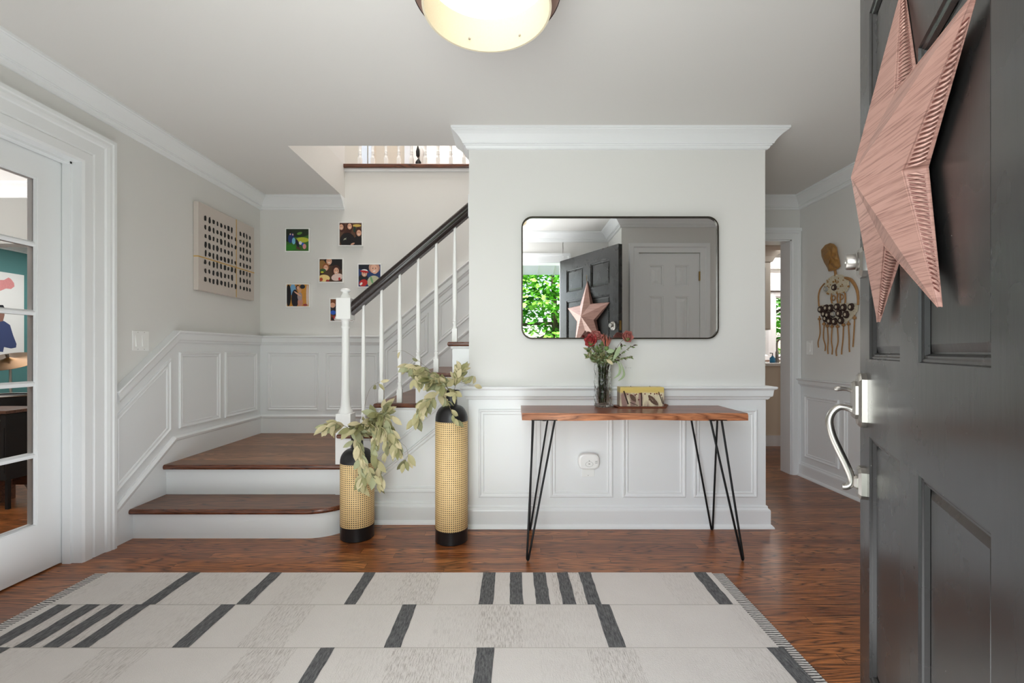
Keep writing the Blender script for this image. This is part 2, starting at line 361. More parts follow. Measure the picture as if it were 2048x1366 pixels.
# stairwell and upper hall
slab('wall_stairwell',[((-1.58,2.92,Z2),(-1.44,YB,5.0)),((-1.44,2.78,Z2),(1.53,2.92,5.0)),((1.43,2.92,Z2),(1.57,YB,5.0))],M['wall'])
m=MB(); m.box((-3.2,YB+.0,Z2-.03),(3.2,6.6,Z2-.001)); struct(m.build('floor_upper',M['floor']))
slab('wall_upper',[((-3.2,5.05,Z2),(-1.10,5.18,5.0)),((-3.3,YB,Z2),(-3.2,5.18,5.0)),((3.2,YB,Z2),(3.3,6.6,5.0)),((-1.10,5.05,4.7),(-.0,5.18,5.0))],M['beige'])
slab('wall_upper_far',[((-1.5,6.5,Z2),(3.3,6.6,5.0))],M['white'])
slab('ceiling_upper',[((-3.3,2.78,5.0),(3.3,6.7,5.1))],M['ceil'])
m=MB()
for x0,x1 in ((-1.66,-1.60),(-1.585,-1.53)): m.box((x0,5.02,Z2),(x1,5.05,4.72))
m.box((-1.18,4.99,Z2),(-1.09,5.19,4.75))
m.box((-1.565,5.035,Z2),(-1.55,5.05,4.7),1)
struct(m.build('trim_1',[M['trim'],M['brass']]))
m=MB(); m.box((-1.46,YB-.035,Z2-.03),(1.43,YB+.02,Z2+.004)); struct(m.build('trim_2',M['nose'],bevel=.008))
m=MB(); m.box((-1.44,YB-.014,Z2-.055),(1.43,YB+.0,Z2-.03)); struct(m.build('trim_3',M['trim']))

CROWN=[(0,0),(.098,0),(.098,.011),(.090,.014),(.090,.019)]+[(.088-.064*math.sin(k/6*PI/2)*.98-.0, .021+.052*(1-math.cos(k/6*PI/2))*1.0) for k in range(1,7)]
CROWN=[(0,0),(.098,0),(.098,.011),(.091,.014),(.091,.018),(.080,.024),(.066,.034),(.053,.047),(.043,.060),(.036,.072),(.036,.076),(.028,.077),(.028,.083),(.020,.087),(.017,.097),(.010,.1025),(0,.1025)]
RAIL=[(0,0),(.047,0),(.050,.006),(.047,.013),(.036,.020),(.034,.024),(.031,.052),(.030,.058),(.020,.064),(.016,.074),(.010,.080),(0,.080)]
BASE=[(0,0),(.007,0),(.011,.006),(.011,.014),(.020,.022),(.022,.030),(.022,.108),(.027,.112),(.036,.122),(.038,.1315),(0,.1315)]
PANEL=[(0,0),(0,.009),(.004,.014),(.009,.014),(.013,.009),(.017,.006),(.024,.006),(.028,.009),(.033,.005),(.034,0)]
def up(prof): return [(-b,a) for a,b in prof]     # horizontal-plane profile -> in-wall-plane profile
DN=(0,0,-1)
m=MB(); m.sweep([(XL,.9,ZC),(XL,YB,ZC),(-1.44,YB,ZC)],DN,CROWN); m.sweep([(XL,YF,ZC),(XL,.9,ZC)],DN,CROWN); struct(m.build('trim_4',M['trim']))
m=MB(); m.sweep([(-.26,2.92,ZC),(-.26,YC,ZC),(1.53,YC,ZC),(1.53,YB,ZC),(XR,YB,ZC),(XR,.98,ZC),(1.075,.98,ZC),(1.075,YF,ZC),(XL,YF,ZC)][::1],DN,[(a if True else a,b) for a,b in CROWN]) if False else None
# centre wall crown wraps an outside corner: walk so that the room lies on the miter side
def crown(path): mm=MB(); mm.sweep(path,DN,CROWN); return mm
struct(crown([(-.26,2.92,ZC),(-.26,YC,ZC),(1.53,YC,ZC),(1.53,YB,ZC)]).build('trim_5',M['trim']))
struct(crown([(1.53,YB,ZC),(XR,YB,ZC),(XR,.98,ZC),(1.075,.98,ZC),(1.075,YF,ZC),(XL,YF,ZC)]).build('trim_6',M['trim']))
# chair rails
m=MB(); m.sweep([(-.26,2.84,.85),(-.26,YC,.85),(1.53,YC,.85),(1.53,YB,.85)],DN,RAIL); struct(m.build('trim_7',M['trim']))
m=MB(); m.sweep([(XR,YB,.83),(XR,.98,.83),(1.944,.98,.83)],DN,[(a*.9,b*.8) for a,b in RAIL]); struct(m.build('trim_8',M['trim']))
NL=(1,0,0); NB=(0,-1,0); NR=(-1,0,0)
m=MB(); m.sweep([(XL,2.455,.842),(XL,2.915,1.195),(XL,YB,1.195)],NL,up(RAIL)); struct(m.build('trim_9',M['trim']))
m=MB(); m.sweep([(XL,YB,1.195),(-1.14,YB,1.195),(1.0,YB,1.195+2.14*.835)],NB,up(RAIL)); struct(m.build('trim_10',M['trim']))
# baseboards
m=MB(); m.sweep([(-.26,2.84,.1315),(-.26,YC,.1315),(1.53,YC,.1315),(1.53,YB,.1315),(1.62-.09,YB,.1315)],DN,BASE); struct(m.build('baseboard_center',M['trim']))
m=MB(); m.sweep([(XR,YB,.12),(XR,.98,.12),(1.944,.98,.12)],DN,[(a,b*.91) for a,b in BASE]); struct(m.build('baseboard_right',M['trim']))
m=MB(); m.sweep([(XL,.80-.18,.1315),(XL,YF,.1315)][::-1],DN,BASE); struct(m.build('baseboard_front',M['trim']))
# stair skirt boards
def skirt(poly, N, mat=None):
    return poly
m=MB(); poly=[(XL,2.455,0),(XL,2.455,.185),(XL,2.91,.505),(XL,YB,.505),(XL,YB,0)]; m.prism(poly,(.02,0,0))
m.sweep([(XL+.02,2.455,.185),(XL+.02,2.91,.505),(XL+.02,YB,.505)],NL,[(0,0),(0,-.012),(-.0,0),(.012,-.02),(.012,-.008),(.0,.006),(-.012,.004),(-.02,0)])
struct(m.build('baseboard_left',M['trim']))
m=MB(); poly=[(XL,YB,0),(XL,YB,.505),(-1.26,YB,.505),(1.4,YB,.505+2.66*.835),(1.4,YB,0)]; m.prism(poly,(0,-.02,0)); 
m.sweep([(XL,YB-.02,.505),(-1.26,YB-.02,.505),(1.4,YB-.02,.505+2.66*.835)],NB,[(.012,-.02),(.012,-.008),(.0,.006),(-.012,.004),(-.02,0),(-.02,-.02)])
struct(m.build('baseboard_back',M['trim']))
# painted wainscot fields below the rails
m=MB(); m.box((-.262,YC-.0025,.0),(1.532,YC,.80)); m.box((1.53,YC,.0),(1.5325,YB,.80)); struct(m.build('trim_22',M['trim']))
m=MB(); m.prism([(XL,2.455,.0),(XL,2.455,.80),(XL,2.915,1.15),(XL,YB,1.15),(XL,YB,0)],(.0025,0,0)); struct(m.build('trim_23',M['trim']))
m=MB(); m.prism([(XL,YB,0),(XL,YB,1.15),(-1.12,YB,1.15),(1.0,YB,1.15+2.12*.835),(1.0,YB,0)],(0,-.0025,0)); struct(m.build('trim_24',M['trim']))
m=MB(); m.box((XR-.0025,.98,0),(XR,YB,.79)); struct(m.build('trim_25',M['trim']))
# wainscot panel mouldings
m=MB()
for x0,x1 in ((957.5,1081),(1100,1225),(1245,1370.5),(1387,1513)):
    a,b=px(x0,YC),px(x1,YC); m.frame([(a,YC,.181),(b,YC,.181),(b,YC,.711),(a,YC,.711)],NB,PANEL)
struct(m.build('trim_11',M['trim']))
m=MB()
m.frame([(XL,2.475,.275),(XL,2.886,.563),(XL,2.886,1.016),(XL,2.475,.70)],NL,PANEL)
for y0,y1 in ((2.96,3.375),(3.43,3.86)): m.frame([(XL,y0,.56),(XL,y1,.56),(XL,y1,1.055),(XL,y0,1.055)],NL,PANEL)
struct(m.build('trim_12',M['trim']))
m=MB()
for x0,x1 in ((536,638),(652,757)):
    a,b=px(x0,YB),px(x1,YB); m.frame([(a,YB,.556),(b,YB,.556),(b,YB,1.053),(a,YB,1.053)],NB,PANEL)
for a,b in ((-1.10,-.72),(-.64,-.2),(-.12,.3)):
    lo=lambda X:.505+(X+1.26)*.835+.10; hi=lambda X:1.195+(X+1.14)*.835-.15
    m.frame([(a,YB,lo(a)),(b,YB,lo(b)),(b,YB,hi(b)),(a,YB,hi(a))],NB,PANEL)
struct(m.build('trim_13',M['trim']))
m=MB()
for y0,y1 in ((3.845,3.445),(3.39,2.99),(2.93,2.53),(2.47,2.07)): m.frame([(XR,y0,.169),(XR,y1,.169),(XR,y1,.69),(XR,y0,.69)],NR,PANEL)
struct(m.build('trim_14',M['trim']))
# french door casing and jamb
CAS=[(0,0),(0,.014),(.012,.020),(.052,.020),(.058,.014),(.066,.020),(.118,.022),(.124,.030),(.138,.036),(.150,.036),(.156,.042),(.172,.042),(.176,0)]
m=MB(); m.sweep([(XL,.80,0),(XL,.80,2.01),(XL,2.28,2.01),(XL,2.28,0)],NL,[(a,b) for a,b in CAS]); 
for a,b in (((XL-.2,2.2795,0),(XL+.005,2.30,2.03)),((XL-.2,.78,0),(XL+.005,.8005,2.03)),((XL-.2,.78,2.0095),(XL+.005,2.30,2.03))): m.box(a,b)
for a,b in (((XL-.075,2.270,0),(XL-.035,2.2797,2.0097)),((XL-.075,.80,1.999),(XL-.035,2.28,2.0097))): m.box(a,b)
struct(m.build('trim_15',M['trim']))
# kitchen doorway casing and jamb
CAS2=[(0,0),(0,.014),(.008,.018),(.05,.018),(.056,.026),(.070,.026),(.072,0)]
m=MB(); m.sweep([(1.62,YB,0),(1.62,YB,2.02),(2.405,YB,2.02),(2.405,YB,0)],NB,[(a,b) for a,b in CAS2])
m.box((1.53,YB-.035,2.09),(2.478,YB,2.118))
m.box((2.395,YB-.002,0),(2.41,YB+.14,2.03)); m.box((1.61,YB-.002,0),(1.625,YB+.14,2.03)); m.box((1.61,YB-.002,2.01),(2.41,YB+.14,2.025))
m.sweep([(1.62,YB+.13,0),(1.62,YB+.13,2.02),(2.405,YB+.13,2.02),(2.405,YB+.13,0)],(0,1,0),[(-a,b) for a,b in CAS2])
struct(m.build('trim_16',M['trim']))
# front door opening casing, closet casing
m=MB(); m.sweep([(-.60,YF,0),(-.60,YF,2.06),(.56,YF,2.06),(.56,YF,0)],(0,1,0),[(-a,b) for a,b in [(0,0),(0,.012),(.06,.014),(.066,.022),(.09,.022),(.092,0)]])
m.box((.545,YF-.15,0),(.56,YF,2.06)); m.box((-.60,YF-.15,0),(-.585,YF,2.06)); m.box((-.60,YF-.15,2.045),(.56,YF,2.06))
struct(m.build('trim_17',M['trim']))
m=MB(); m.sweep([(1.242,.98,0),(1.242,.98,2.03),(1.846,.98,2.03),(1.846,.98,0)],(0,1,0),[(-a,b) for a,b in [(0,0),(0,.012),(.045,.014),(.055,.024),(.09,.024),(.096,0)]])
struct(m.build('trim_18',M['trim']))

# ---------------------------------------------------------------- doors
def six_panel(mb, T, W, H, th, cols, rows, fa=.030, fb=.058, fd=.005, z0=.008):
    # T(t,q,z)->world. stiles/rails full thickness, recessed field and bevelled raised centre on both faces
    def bx(t0,t1,z0_,z1_,q0,q1):
        mb.hexa([T(t0,q0,z0_),T(t1,q0,z0_),T(t1,q1,z0_),T(t0,q1,z0_),T(t0,q0,z1_),T(t1,q0,z1_),T(t1,q1,z1_),T(t0,q1,z1_)])
    bx(0,cols[0][0],z0,H,-th,0); bx(cols[-1][1],W,z0,H,-th,0)
    for i in range(len(cols)-1): bx(cols[i][1],cols[i+1][0],z0,H,-th,0)
    zs=[z0]+[v for r in rows for v in r]+[H]
    for i in range(0,len(zs),2):
        for c in cols: bx(c[0],c[1],zs[i],zs[i+1],-th,0)
    for c in cols:
        for r in rows:
            bx(c[0],c[1],r[0],r[1],-th+.014,-.014)
            for q0,sg in ((0,1),(-th,-1)):
                def Tq(t,d,z): return T(t, q0-sg*d, z)
                # sloped sticking around the opening
                steps=[(0,0.0),(.002,.004),(.006,.0035),(.009,.006),(.012,.0055),(.016,.0125)]
                for k in range(len(steps)-1):
                    a,da=steps[k]; b,db=steps[k+1]
                    A=[Tq(c[0]+a,da,r[0]+a),Tq(c[1]-a,da,r[0]+a),Tq(c[1]-a,da,r[1]-a),Tq(c[0]+a,da,r[1]-a)]
                    B=[Tq(c[0]+b,db,r[0]+b),Tq(c[1]-b,db,r[0]+b),Tq(c[1]-b,db,r[1]-b),Tq(c[0]+b,db,r[1]-b)]
                    mb.add(A+B,[(i,(i+1)%4,4+(i+1)%4,4+i) for i in range(4)])
                a,b=fa,fb
                A=[Tq(c[0]+a,.0138,r[0]+a),Tq(c[1]-a,.0138,r[0]+a),Tq(c[1]-a,.0138,r[1]-a),Tq(c[0]+a,.0138,r[1]-a)]
                B=[Tq(c[0]+b,fd,r[0]+b),Tq(c[1]-b,fd,r[0]+b),Tq(c[1]-b,fd,r[1]-b),Tq(c[0]+b,fd,r[1]-b)]
                mb.add(A+B,[(i,(i+1)%4,4+(i+1)%4,4+i) for i in range(4)]+[(4,5,6,7)])
# front door, open inward
HX,HY=.5275,.45; DX,DY=.4776,.8786
def T(t,q,z): return V((HX+t*DX-q*DY, HY+t*DY+q*DX, z))
d1=sempty('door_1',(HX,HY,0))
m=MB(); six_panel(m,T,.94,2.05,.044,[(.12,.41),(.53,.82)],[(.22,.84),(1.04,1.60),(1.69,1.93)],.019,.032,.0095); m.build('door_leaf',M['door'],d1)
def rbox(mb,T,t0,t1,q0,q1,z0,z1,ch=.0,mi=None):   # box with chamfered front face
    A=[T(t0,q0,z0),T(t1,q0,z0),T(t1,q0,z1),T(t0,q0,z1)]; B=[T(t0,q1-ch,z0),T(t1,q1-ch,z0),T(t1,q1-ch,z1),T(t0,q1-ch,z1)]
    D=[T(t0+ch,q1,z0+ch),T(t1-ch,q1,z0+ch),T(t1-ch,q1,z1-ch),T(t0+ch,q1,z1-ch)]
    mb.add(A+B+D,[(0,1,2,3)]+[(i,(i+1)%4,4+(i+1)%4,4+i) for i in range(4)]+[(4+i,4+(i+1)%4,8+(i+1)%4,8+i) for i in range(4)]+[(8,9,10,11)],mi)
def oct_plate(mb,T,tc,zc,wd,h,q0,q1,ch):
    pts=[(-wd,-h+ch),(-wd+ch,-h),(wd-ch,-h),(wd,-h+ch),(wd,h-ch),(wd-ch,h),(-wd+ch,h),(-wd,h-ch)]
    A=[T(tc+a,q0,zc+b) for a,b in pts]; B=[T(tc+a,q1-.006,zc+b) for a,b in pts]; D=[T(tc+a*.78,q1,zc+b*(1-.22*wd/h)) for a,b in pts]
    mb.add(A+B+D,[list(range(8))[::-1],[16+i for i in range(8)]]+[(i,(i+1)%8,8+(i+1)%8,8+i) for i in range(8)]+[(8+i,8+(i+1)%8,16+(i+1)%8,16+i) for i in range(8)])
m=MB(); oct_plate(m,T,.872,1.298,.031,.040,0,.016,.014)
def qcyl(mb,T,tc,zc,prof,n=24,mi=None):
    vs=[];fs=[]
    for r,q in prof:
        for k in range(n): a=2*PI*k/n; vs.append(T(tc+r*math.cos(a),q,zc+r*math.sin(a)))
    for i in range(len(prof)-1):
        for k in range(n): fs.append((i*n+k,i*n+(k+1)%n,(i+1)*n+(k+1)%n,(i+1)*n+k))
    mb.add(vs,fs,mi,True); mb.add(vs[-n:],[list(range(n))],mi,False)
db=m.build('deadbolt_plate',M['nickel'],d1)
m=MB(); qcyl(m,T,.872,1.302,[(.025,.012),(.025,.020),(.0215,.022),(.021,.040),(.019,.043),(.010,.043),(.010,.041)]); m.build('deadbolt_cylinder',M['nickel'],db)
m=MB(); oct_plate(m,T,.872,.930,.032,.072,0,.018,.016); oct_plate(m,T,.872,.930,.022,.050,.018,.030,.012); hp=m.build('handle_plate',M['nickel'],d1)
m=MB(); oct_plate(m,T,.872,.709,.026,.042,0,.018,.012); oct_plate(m,T,.872,.709,.014,.018,.018,.026,.006); m.build('lower_handle_plate',M['nickel'],d1)
def smooth_path(pts,n=6):
    out=[]
    for i in range(len(pts)-1):
        p0=V(pts[max(i-1,0)]);p1=V(pts[i]);p2=V(pts[i+1]);p3=V(pts[min(i+2,len(pts)-1)])
        for k in range(n):
            u=k/n; out.append(.5*((2*p1)+(p2-p0)*u+(2*p0-5*p1+4*p2-p3)*u*u+(3*p1-p0-3*p2+p3)*u**3))
    out.append(V(pts[-1])); return out
m=MB(); hpts=[T(.872,q,z) for q,z in ((.018,.893),(.036,.906),(.056,.908),(.072,.893),(.079,.868),(.073,.832),(.058,.792),(.042,.754),(.031,.722),(.031,.703),(.040,.693),(.050,.692))]
hpts=smooth_path(hpts); m.tube(hpts,[.0075+.0025*math.sin(PI*i/(len(hpts)-1)) for i in range(len(hpts))],12); m.build('grip_handle',M['nickel'],d1)
m=MB(); m.tube(smooth_path([T(.872,.018,.945),T(.872,.036,.957),T(.872,.052,.960),T(.872,.068,.957)],4),[.004,.004,.004,.004,.005,.005,.006,.006,.007,.007,.007,.006,.004],8); m.build('thumb_latch',M['nickel'],d1)
m=MB(); rbox(m,lambda t,q,z:T(.94+q,-t,z),.011,.033,0,.0015,1.255,1.345,0); rbox(m,lambda t,q,z:T(.94+q,-t,z),.011,.033,0,.0015,.86,1.0,0); m.build('latch_edge_plate',M['brass'],d1)
# french doors
def french(name, Y0, Y1):
    e=sempty(name,(-2.27,Y0,0)); XF=-2.25; th=.044; m=MB()
    s=.120; g0=.235; g1=1.885
    m.box((XF-th,Y0,.008),(XF,Y0+s,2.0)); m.box((XF-th,Y1-s,.008),(XF,Y1,2.0)); m.box((XF-th,Y0+s,.008),(XF,Y1-s,g0)); m.box((XF-th,Y0+s,g1),(XF,Y1-s,2.0))
    leaf=m.build('door_frame',M['trim'],e)
    mu=MB(); wdt=(Y1-Y0-2*s)
    for k in range(1,3):
        y=Y0+s+wdt*k/3; mu.prism([(XF-.036,y-.012,g0),(XF-.012,y-.012,g0),(XF-.004,y-.004,g0),(XF-.004,y+.004,g0),(XF-.012,y+.012,g0),(XF-.036,y+.012,g0)],(0,0,g1-g0))
    zs=[g0]+[.568,.907,1.243,1.568]+[g1]
    for z in zs[1:-1]: mu.prism([(XF-.0355,Y0+s,z-.0125),(XF-.0125,Y0+s,z-.0125),(XF-.0045,Y0+s,z-.004),(XF-.0045,Y0+s,z+.004),(XF-.0125,Y0+s,z+.0125),(XF-.0355,Y0+s,z+.0125)],(0,wdt,0))
    mu.frame([(XF-.02,Y0+s,g0),(XF-.02,Y1-s,g0),(XF-.02,Y1-s,g1),(XF-.02,Y0+s,g1)],NL,[(0,-.02),(0,.018),(.004,.018),(.009,.009),(.009,-.02)])
    mu.build('glazing_bars',M['trim'],e)
    g=MB(); g.box((XF-.016,Y0+s+.002,g0+.002),(XF-.013,Y1-s-.002,g1-.002)); g.build('glass_pane',M['glass'],e)
    return e
french('door_2',1.54,2.278); french('door_3',.802,1.538)
# closet door
d4=sempty('door_4',(1.242,.95,0))
m=MB(); six_panel(m,lambda t,q,z:V((1.244+t,.972+q,z)),.60,2.026,.035,[(.105,.245),(.355,.495)],[(.2,.86),(1.0,1.605),(1.703,1.909)]); m.build('door_leaf',M['trim'],d4)
for z in (1.80,.25):
    m=MB(); m.box((1.836,.970,z-.045),(1.848,.986,z+.045)); m.tube([(1.842,.986,z-.045),(1.842,.986,z+.045)],.006); m.build('hinge',M['brass'],d4)

# ---------------------------------------------------------------- staircase
st=thing('staircase','white and dark stained oak staircase rising from a two step landing behind the centre wall','staircase',(-1.6,2.83,0))
def arc(cx,cy,r,a0,a1,n=10): return [(cx+r*math.cos(a0+(a1-a0)*k/n), cy+r*math.sin(a0+(a1-a0)*k/n)) for k in range(n+1)]
xr=-1.17; x0=XL+.02
pl=[(x0,2.58)]+arc(xr,2.80,.22,-PI/2,0)+[(x0,2.80)]
m=MB(); m.prism([(x,y,0) for x,y in pl],(0,0,.142),sm=True); m.v=[p for p in m.v]; m.build('riser',M['trim'],st)
def tread_shape(pts, z0, z1, rr, mat, parent, name='tread', par=None):
    # plan outline pts with a rounded edge
    m=MB(); n=len(pts); c=V((sum(p[0] for p in pts)/n,sum(p[1] for p in pts)/n,0)); rings=[]
    h=(z1-z0)/2
    for k in range(7):
        a=-PI/2+PI*k/6; rings.append([(p, h*math.cos(a)*.8, z0+h+h*math.sin(a)) for p in pts])
    vs=[]
    for ring in rings:
        for p,o,z in ring:
            # outward offset only where marked
            vs.append((p[0]+p[2]*o, p[1]+p[3]*o, z))
    fs=[]
    for i in range(6):
        for k in range(n): fs.append((i*n+k,i*n+(k+1)%n,(i+1)*n+(k+1)%n,(i+1)*n+k))
    m.add(vs,fs,1,True); m.add(vs[:n],[list(range(n))[::-1]],0,False); m.add(vs[-n:],[list(range(n))],0,False)
    return m.build(name,mat,parent)
# bottom tread with bullnose end: (x,y,outx,outy)
pts=[(x0,2.562,0,-1)]+[(x,y,math.cos(a),math.sin(a)) for (x,y),a in zip(arc(xr,2.80,.238,-PI/2,0),[-PI/2+PI/2*k/10 for k in range(11)])]+[(xr+.238,2.86,1,0),(x0,2.86,0,0)]
tread_shape(pts,.142,.172,.015,[M['tread'],M['nose']],st)
m=MB(); m.box((x0,2.83,.142),(-1.0,2.86,.330)); m.build('riser',M['trim'],st)
pts=[(x0,2.812,0,-1),(-.99,2.812,.5,-1),(-.97,2.83,1,0),(-.97,2.87,1,0),(-1.03,2.87,0,0),(-1.03,YB-.02,0,0),(x0,YB-.02,0,0)]
tread_shape(pts,.330,.360,.015,[M['landing'],M['nose']],st,'landing')
RUN=.2277; RISE=.19; YS=2.82; NX=-1.083
for k in range(11):
    nx=NX+k*RUN; z=.55+k*RISE
    if nx+.05>1.43: break
    yf = YS-.022 if nx<-.3 else YC+.101
    x1=min(nx+RUN+.045,1.42)
    pts=[(nx+.012,yf+.012,-1,-1),(x1,yf+.012,0,-1),(x1,YB-.022,0,0),(nx+.012,YB-.022,-1,0)]
    if nx<-.3 and x1>-.262: # tread passes behind the centre wall
        x1=-.262; pts=[(nx+.012,yf+.012,-1,-1),(x1,yf+.012,0,-1),(x1,YC+.103,0,0),(nx+RUN+.045,YC+.103,0,0),(nx+RUN+.045,YB-.022,0,0),(nx+.012,YB-.022,-1,0)]
    tread_shape(pts,z-.028,z,.014,[M['tread'],M['nose']],st)
    m=MB(); ya=YS if nx<-.3 else YC+.101; m.box((nx+.035,ya+.004,z-RISE),(nx+.055,YB-.022,z-.028)); m.build('riser',M['trim'],st)
# closed side under the flight
m=MB(); poly=[(-1.095,YS,0),(-.262,YS,0)]; pts2=[]
k=3; 
zt=lambda k:.55+k*RISE-.028
prof=[(-1.095,0),(-.262,0),(-.262,zt(3)),(NX+3*RUN+.03,zt(3)),(NX+3*RUN+.03,zt(2)),(NX+2*RUN+.03,zt(2)),(NX+2*RUN+.03,zt(1)),(NX+RUN+.03,zt(1)),(NX+RUN+.03,zt(0)),(-1.095,zt(0))]
m.prism([(x,YS,z) for x,z in prof],(0,.03,0)); 
# cove under each tread end
for k in range(4):
    a=NX+k*RUN+.02; b=min(NX+(k+1)*RUN+.028,-.262); z=zt(k)
    m.prism([(a,YS,z),(a,YS-.012,z),(a,YS-.010,z-.006),(a,YS-.004,z-.012),(a,YS,z-.016)],(b-a,0,0))
A_=P(690,972.7,YS); B_=P(933,772,YS)
m.sweep([(A_.x,YS,A_.z),(B_.x,YS,B_.z)],NB,[(0,0),(0,.006),(.006,.010),(.012,.010),(.016,.003),(.016,0)])
# thin raised stringer band
m.build('stringer',M['trim'],st)
m=MB(); pa=P(712,984,YS);pb=P(925,984,YS);pcn=P(925,811,YS)
m.frame([pa,pb,pcn],NB,PANEL); m.build('panel_moulding',M['trim'],st)
m=MB(); m.sweep([(-.95,YS,.1315),(-.262,YS,.1315)],DN,BASE); m.build('skirting',M['trim'],st)
# railing
rl=thing('stair_railing','white turned balusters and newel under a dark espresso handrail on the stairs','railing',(-1.05,2.86,.36))
NXc,NYc=-1.045,2.858
S_=F/2.858
def sq(mb,cx,cy,h,z0,z1,mi=None): mb.box((cx-h,cy-h,z0),(cx+h,cy+h,z1),mi)
m=MB(); z=lambda y: pz(y,2.858)
sq(m,NXc,NYc,.0465,.361,z(826)); sq(m,NXc,NYc,.0445,z(639),z(597))
m.lathe([(.044,z(826)),(.042,z(821)),(.034,z(817)),(.030,z(810)),(.0265,z(790)),(.0245,z(740)),(.023,z(670)),(.0225,z(658)),(.027,z(656)),(.027,z(653)),(.0225,z(651)),(.024,z(642)),(.031,z(640)),(.031,z(639))],(NXc,NYc,0),32)
m.lathe([(.036,z(597)),(.032,z(592)),(.021,z(588)),(.019,z(584)),(.030,z(583)),(.031,z(581)),(.026,z(578.5)),(.012,z(576.5)),(0.001,z(576))],(NXc,NYc,0),32)
m.build('newel_post',M['baluster'],rl,bevel=.002)
def rail_z(X): # underside of the handrail
    a=P(694,640,2.858); b=P(933,436.5,2.858); return a.z+(X-a.x)*(b.z-a.z)/(b.x-a.x)
def baluster(X, zb, parent, Y=2.858, ztop=None, rs=1):
    m=MB(); zt_=ztop or rail_z(X)+.01; hb=.105
    m.box((X-.0155,Y-.0155,zb),(X+.0155,Y+.0155,zb+hb*.8))
    m.lathe([(.0155,zb+hb*.8),(.014,zb+hb*.9),(.0105,zb+hb),(.014,zb+hb+.012),(.0145,zb+hb+.016),(.0105,zb+hb+.022),(.013,zb+hb+.030),(.013,zb+hb+.034),(.0105,zb+hb+.038),(.0115,zb+hb+.06),(.0145,zb+hb+.16),(.0135,zb+(zt_-zb)*.55),(.0085,zt_-.02),(.0085,zt_)],(X,Y,0),16)
    return m.build('baluster',M['baluster'],parent)
for x in (727,763,799.5,836.5,872.5,909.5):
    X=px(x,2.858); k=math.floor((X-NX+.001)/RUN); baluster(X,.55+k*RISE+.0005,rl)
m=MB(); a=P(694,640,2.858); b=P(935,435,2.858); dr=(b-a).normalized()
upv=V((-dr.z,0,dr.x)); sd=V((0,1,0))
prof=[(-.024,0),(-.030,.010),(-.026,.018),(-.026,.024),(-.033,.032),(-.034,.046),(-.028,.058),(-.015,.066),(0,.068),(.015,.066),(.028,.058),(.034,.046),(.033,.032),(.026,.024),(.026,.018),(.030,.010),(.024,0)]
def cut(p,u,v,X): # slide the section along the rail so the ends are plumb
    q=p+sd*u+upv*v; return q+dr*((X-q.x)/dr.x)
n=len(prof); v0=[cut(a,u,v,NXc+.0446) for u,v in prof]; v1=[cut(b,u,v,-.265) for u,v in prof]
m.add(v0+v1,[list(range(n))[::-1],[n+i for i in range(n)]]); m.add(v0+v1,[(i,(i+1)%n,n+(i+1)%n,n+i) for i in range(n)],None,True); m.build('handrail',M['rail'],rl,smooth=50)
m=MB(); m.box((-.272,2.815,pz(437,2.858)),(-.2605,2.9,pz(393,2.858))); m.build('rosette',M['trim'],rl,bevel=.003)
# upper balustrade
ub=thing('upper_balustrade','cream balusters along the upstairs landing edge above the stairwell','railing',(-.3,3.98,Z2))
for k,x in enumerate([720,745.7,772,797.7,823,850.4,876,901.7,928]):
    X=px(x,3.98); baluster(X,Z2+.005,ub,3.98,Z2+.86)
m=MB(); m.box((-1.44,3.95,Z2+.86),(1.43,4.01,Z2+.91)); m.build('handrail',M['rail'],ub,bevel=.01)
bxx=px(842,4.12); m=MB(); m.lathe([(.001,0),(.03,.01),(.034,.06),(.026,.13),(.034,.20),(.001,.26)],(bxx,4.13,Z2),14); m.lathe([(.001,.03),(.022,.05),(.026,.10),(.001,.14)],(bxx-.02,4.10,Z2),12,mi=1)
m.lathe([(.001,.14),(.016,.16),(.018,.20),(.001,.26)],(bxx-.024,4.10,Z2),12,mi=1)
tag(m.build('cloth_bundle',[M['white'],M['ink']]),'small black and white cloth bundle behind the upstairs balusters','bundle')

# ---------------------------------------------------------------- rug
rug=thing('area_rug','cream wool area rug with charcoal bars and striped flatwoven edges on the oak floor','rug',(-.48,1.3,0))
RX0,RX1=-1.978+.062,1.003-.058; RYB=2.158; bands=[2.158,1.884,1.610,1.336,1.062,.788,.514]
S1=421.7; S2=483.; S3=565.3
rows=[[ (377,401,S1),(542,565,S1),(730,751,S1),(966,991,S1),(1020,1044,S1),(1066,1091,S1),(1113,1136,S1),(1157,1181,S1),(1386,1411,S1)],
      [(116,146,S2),(172,201,S2),(220,249,S2),(272,300,S2),(442,472,S2),(805,834,S2),(1189,1219,S2)],
      [(-14,20,S3),(642,670,S3),(954,988,S3),(1533,1567,S3)],
      [(300,330,S3),(420,450,S3),(1100,1130,S3)],[(120,150,S3),(800,830,S3),(1250,1280,S3)],[(500,530,S3),(560,590,S3),(620,650,S3)]]
m=MB(); TH=.012
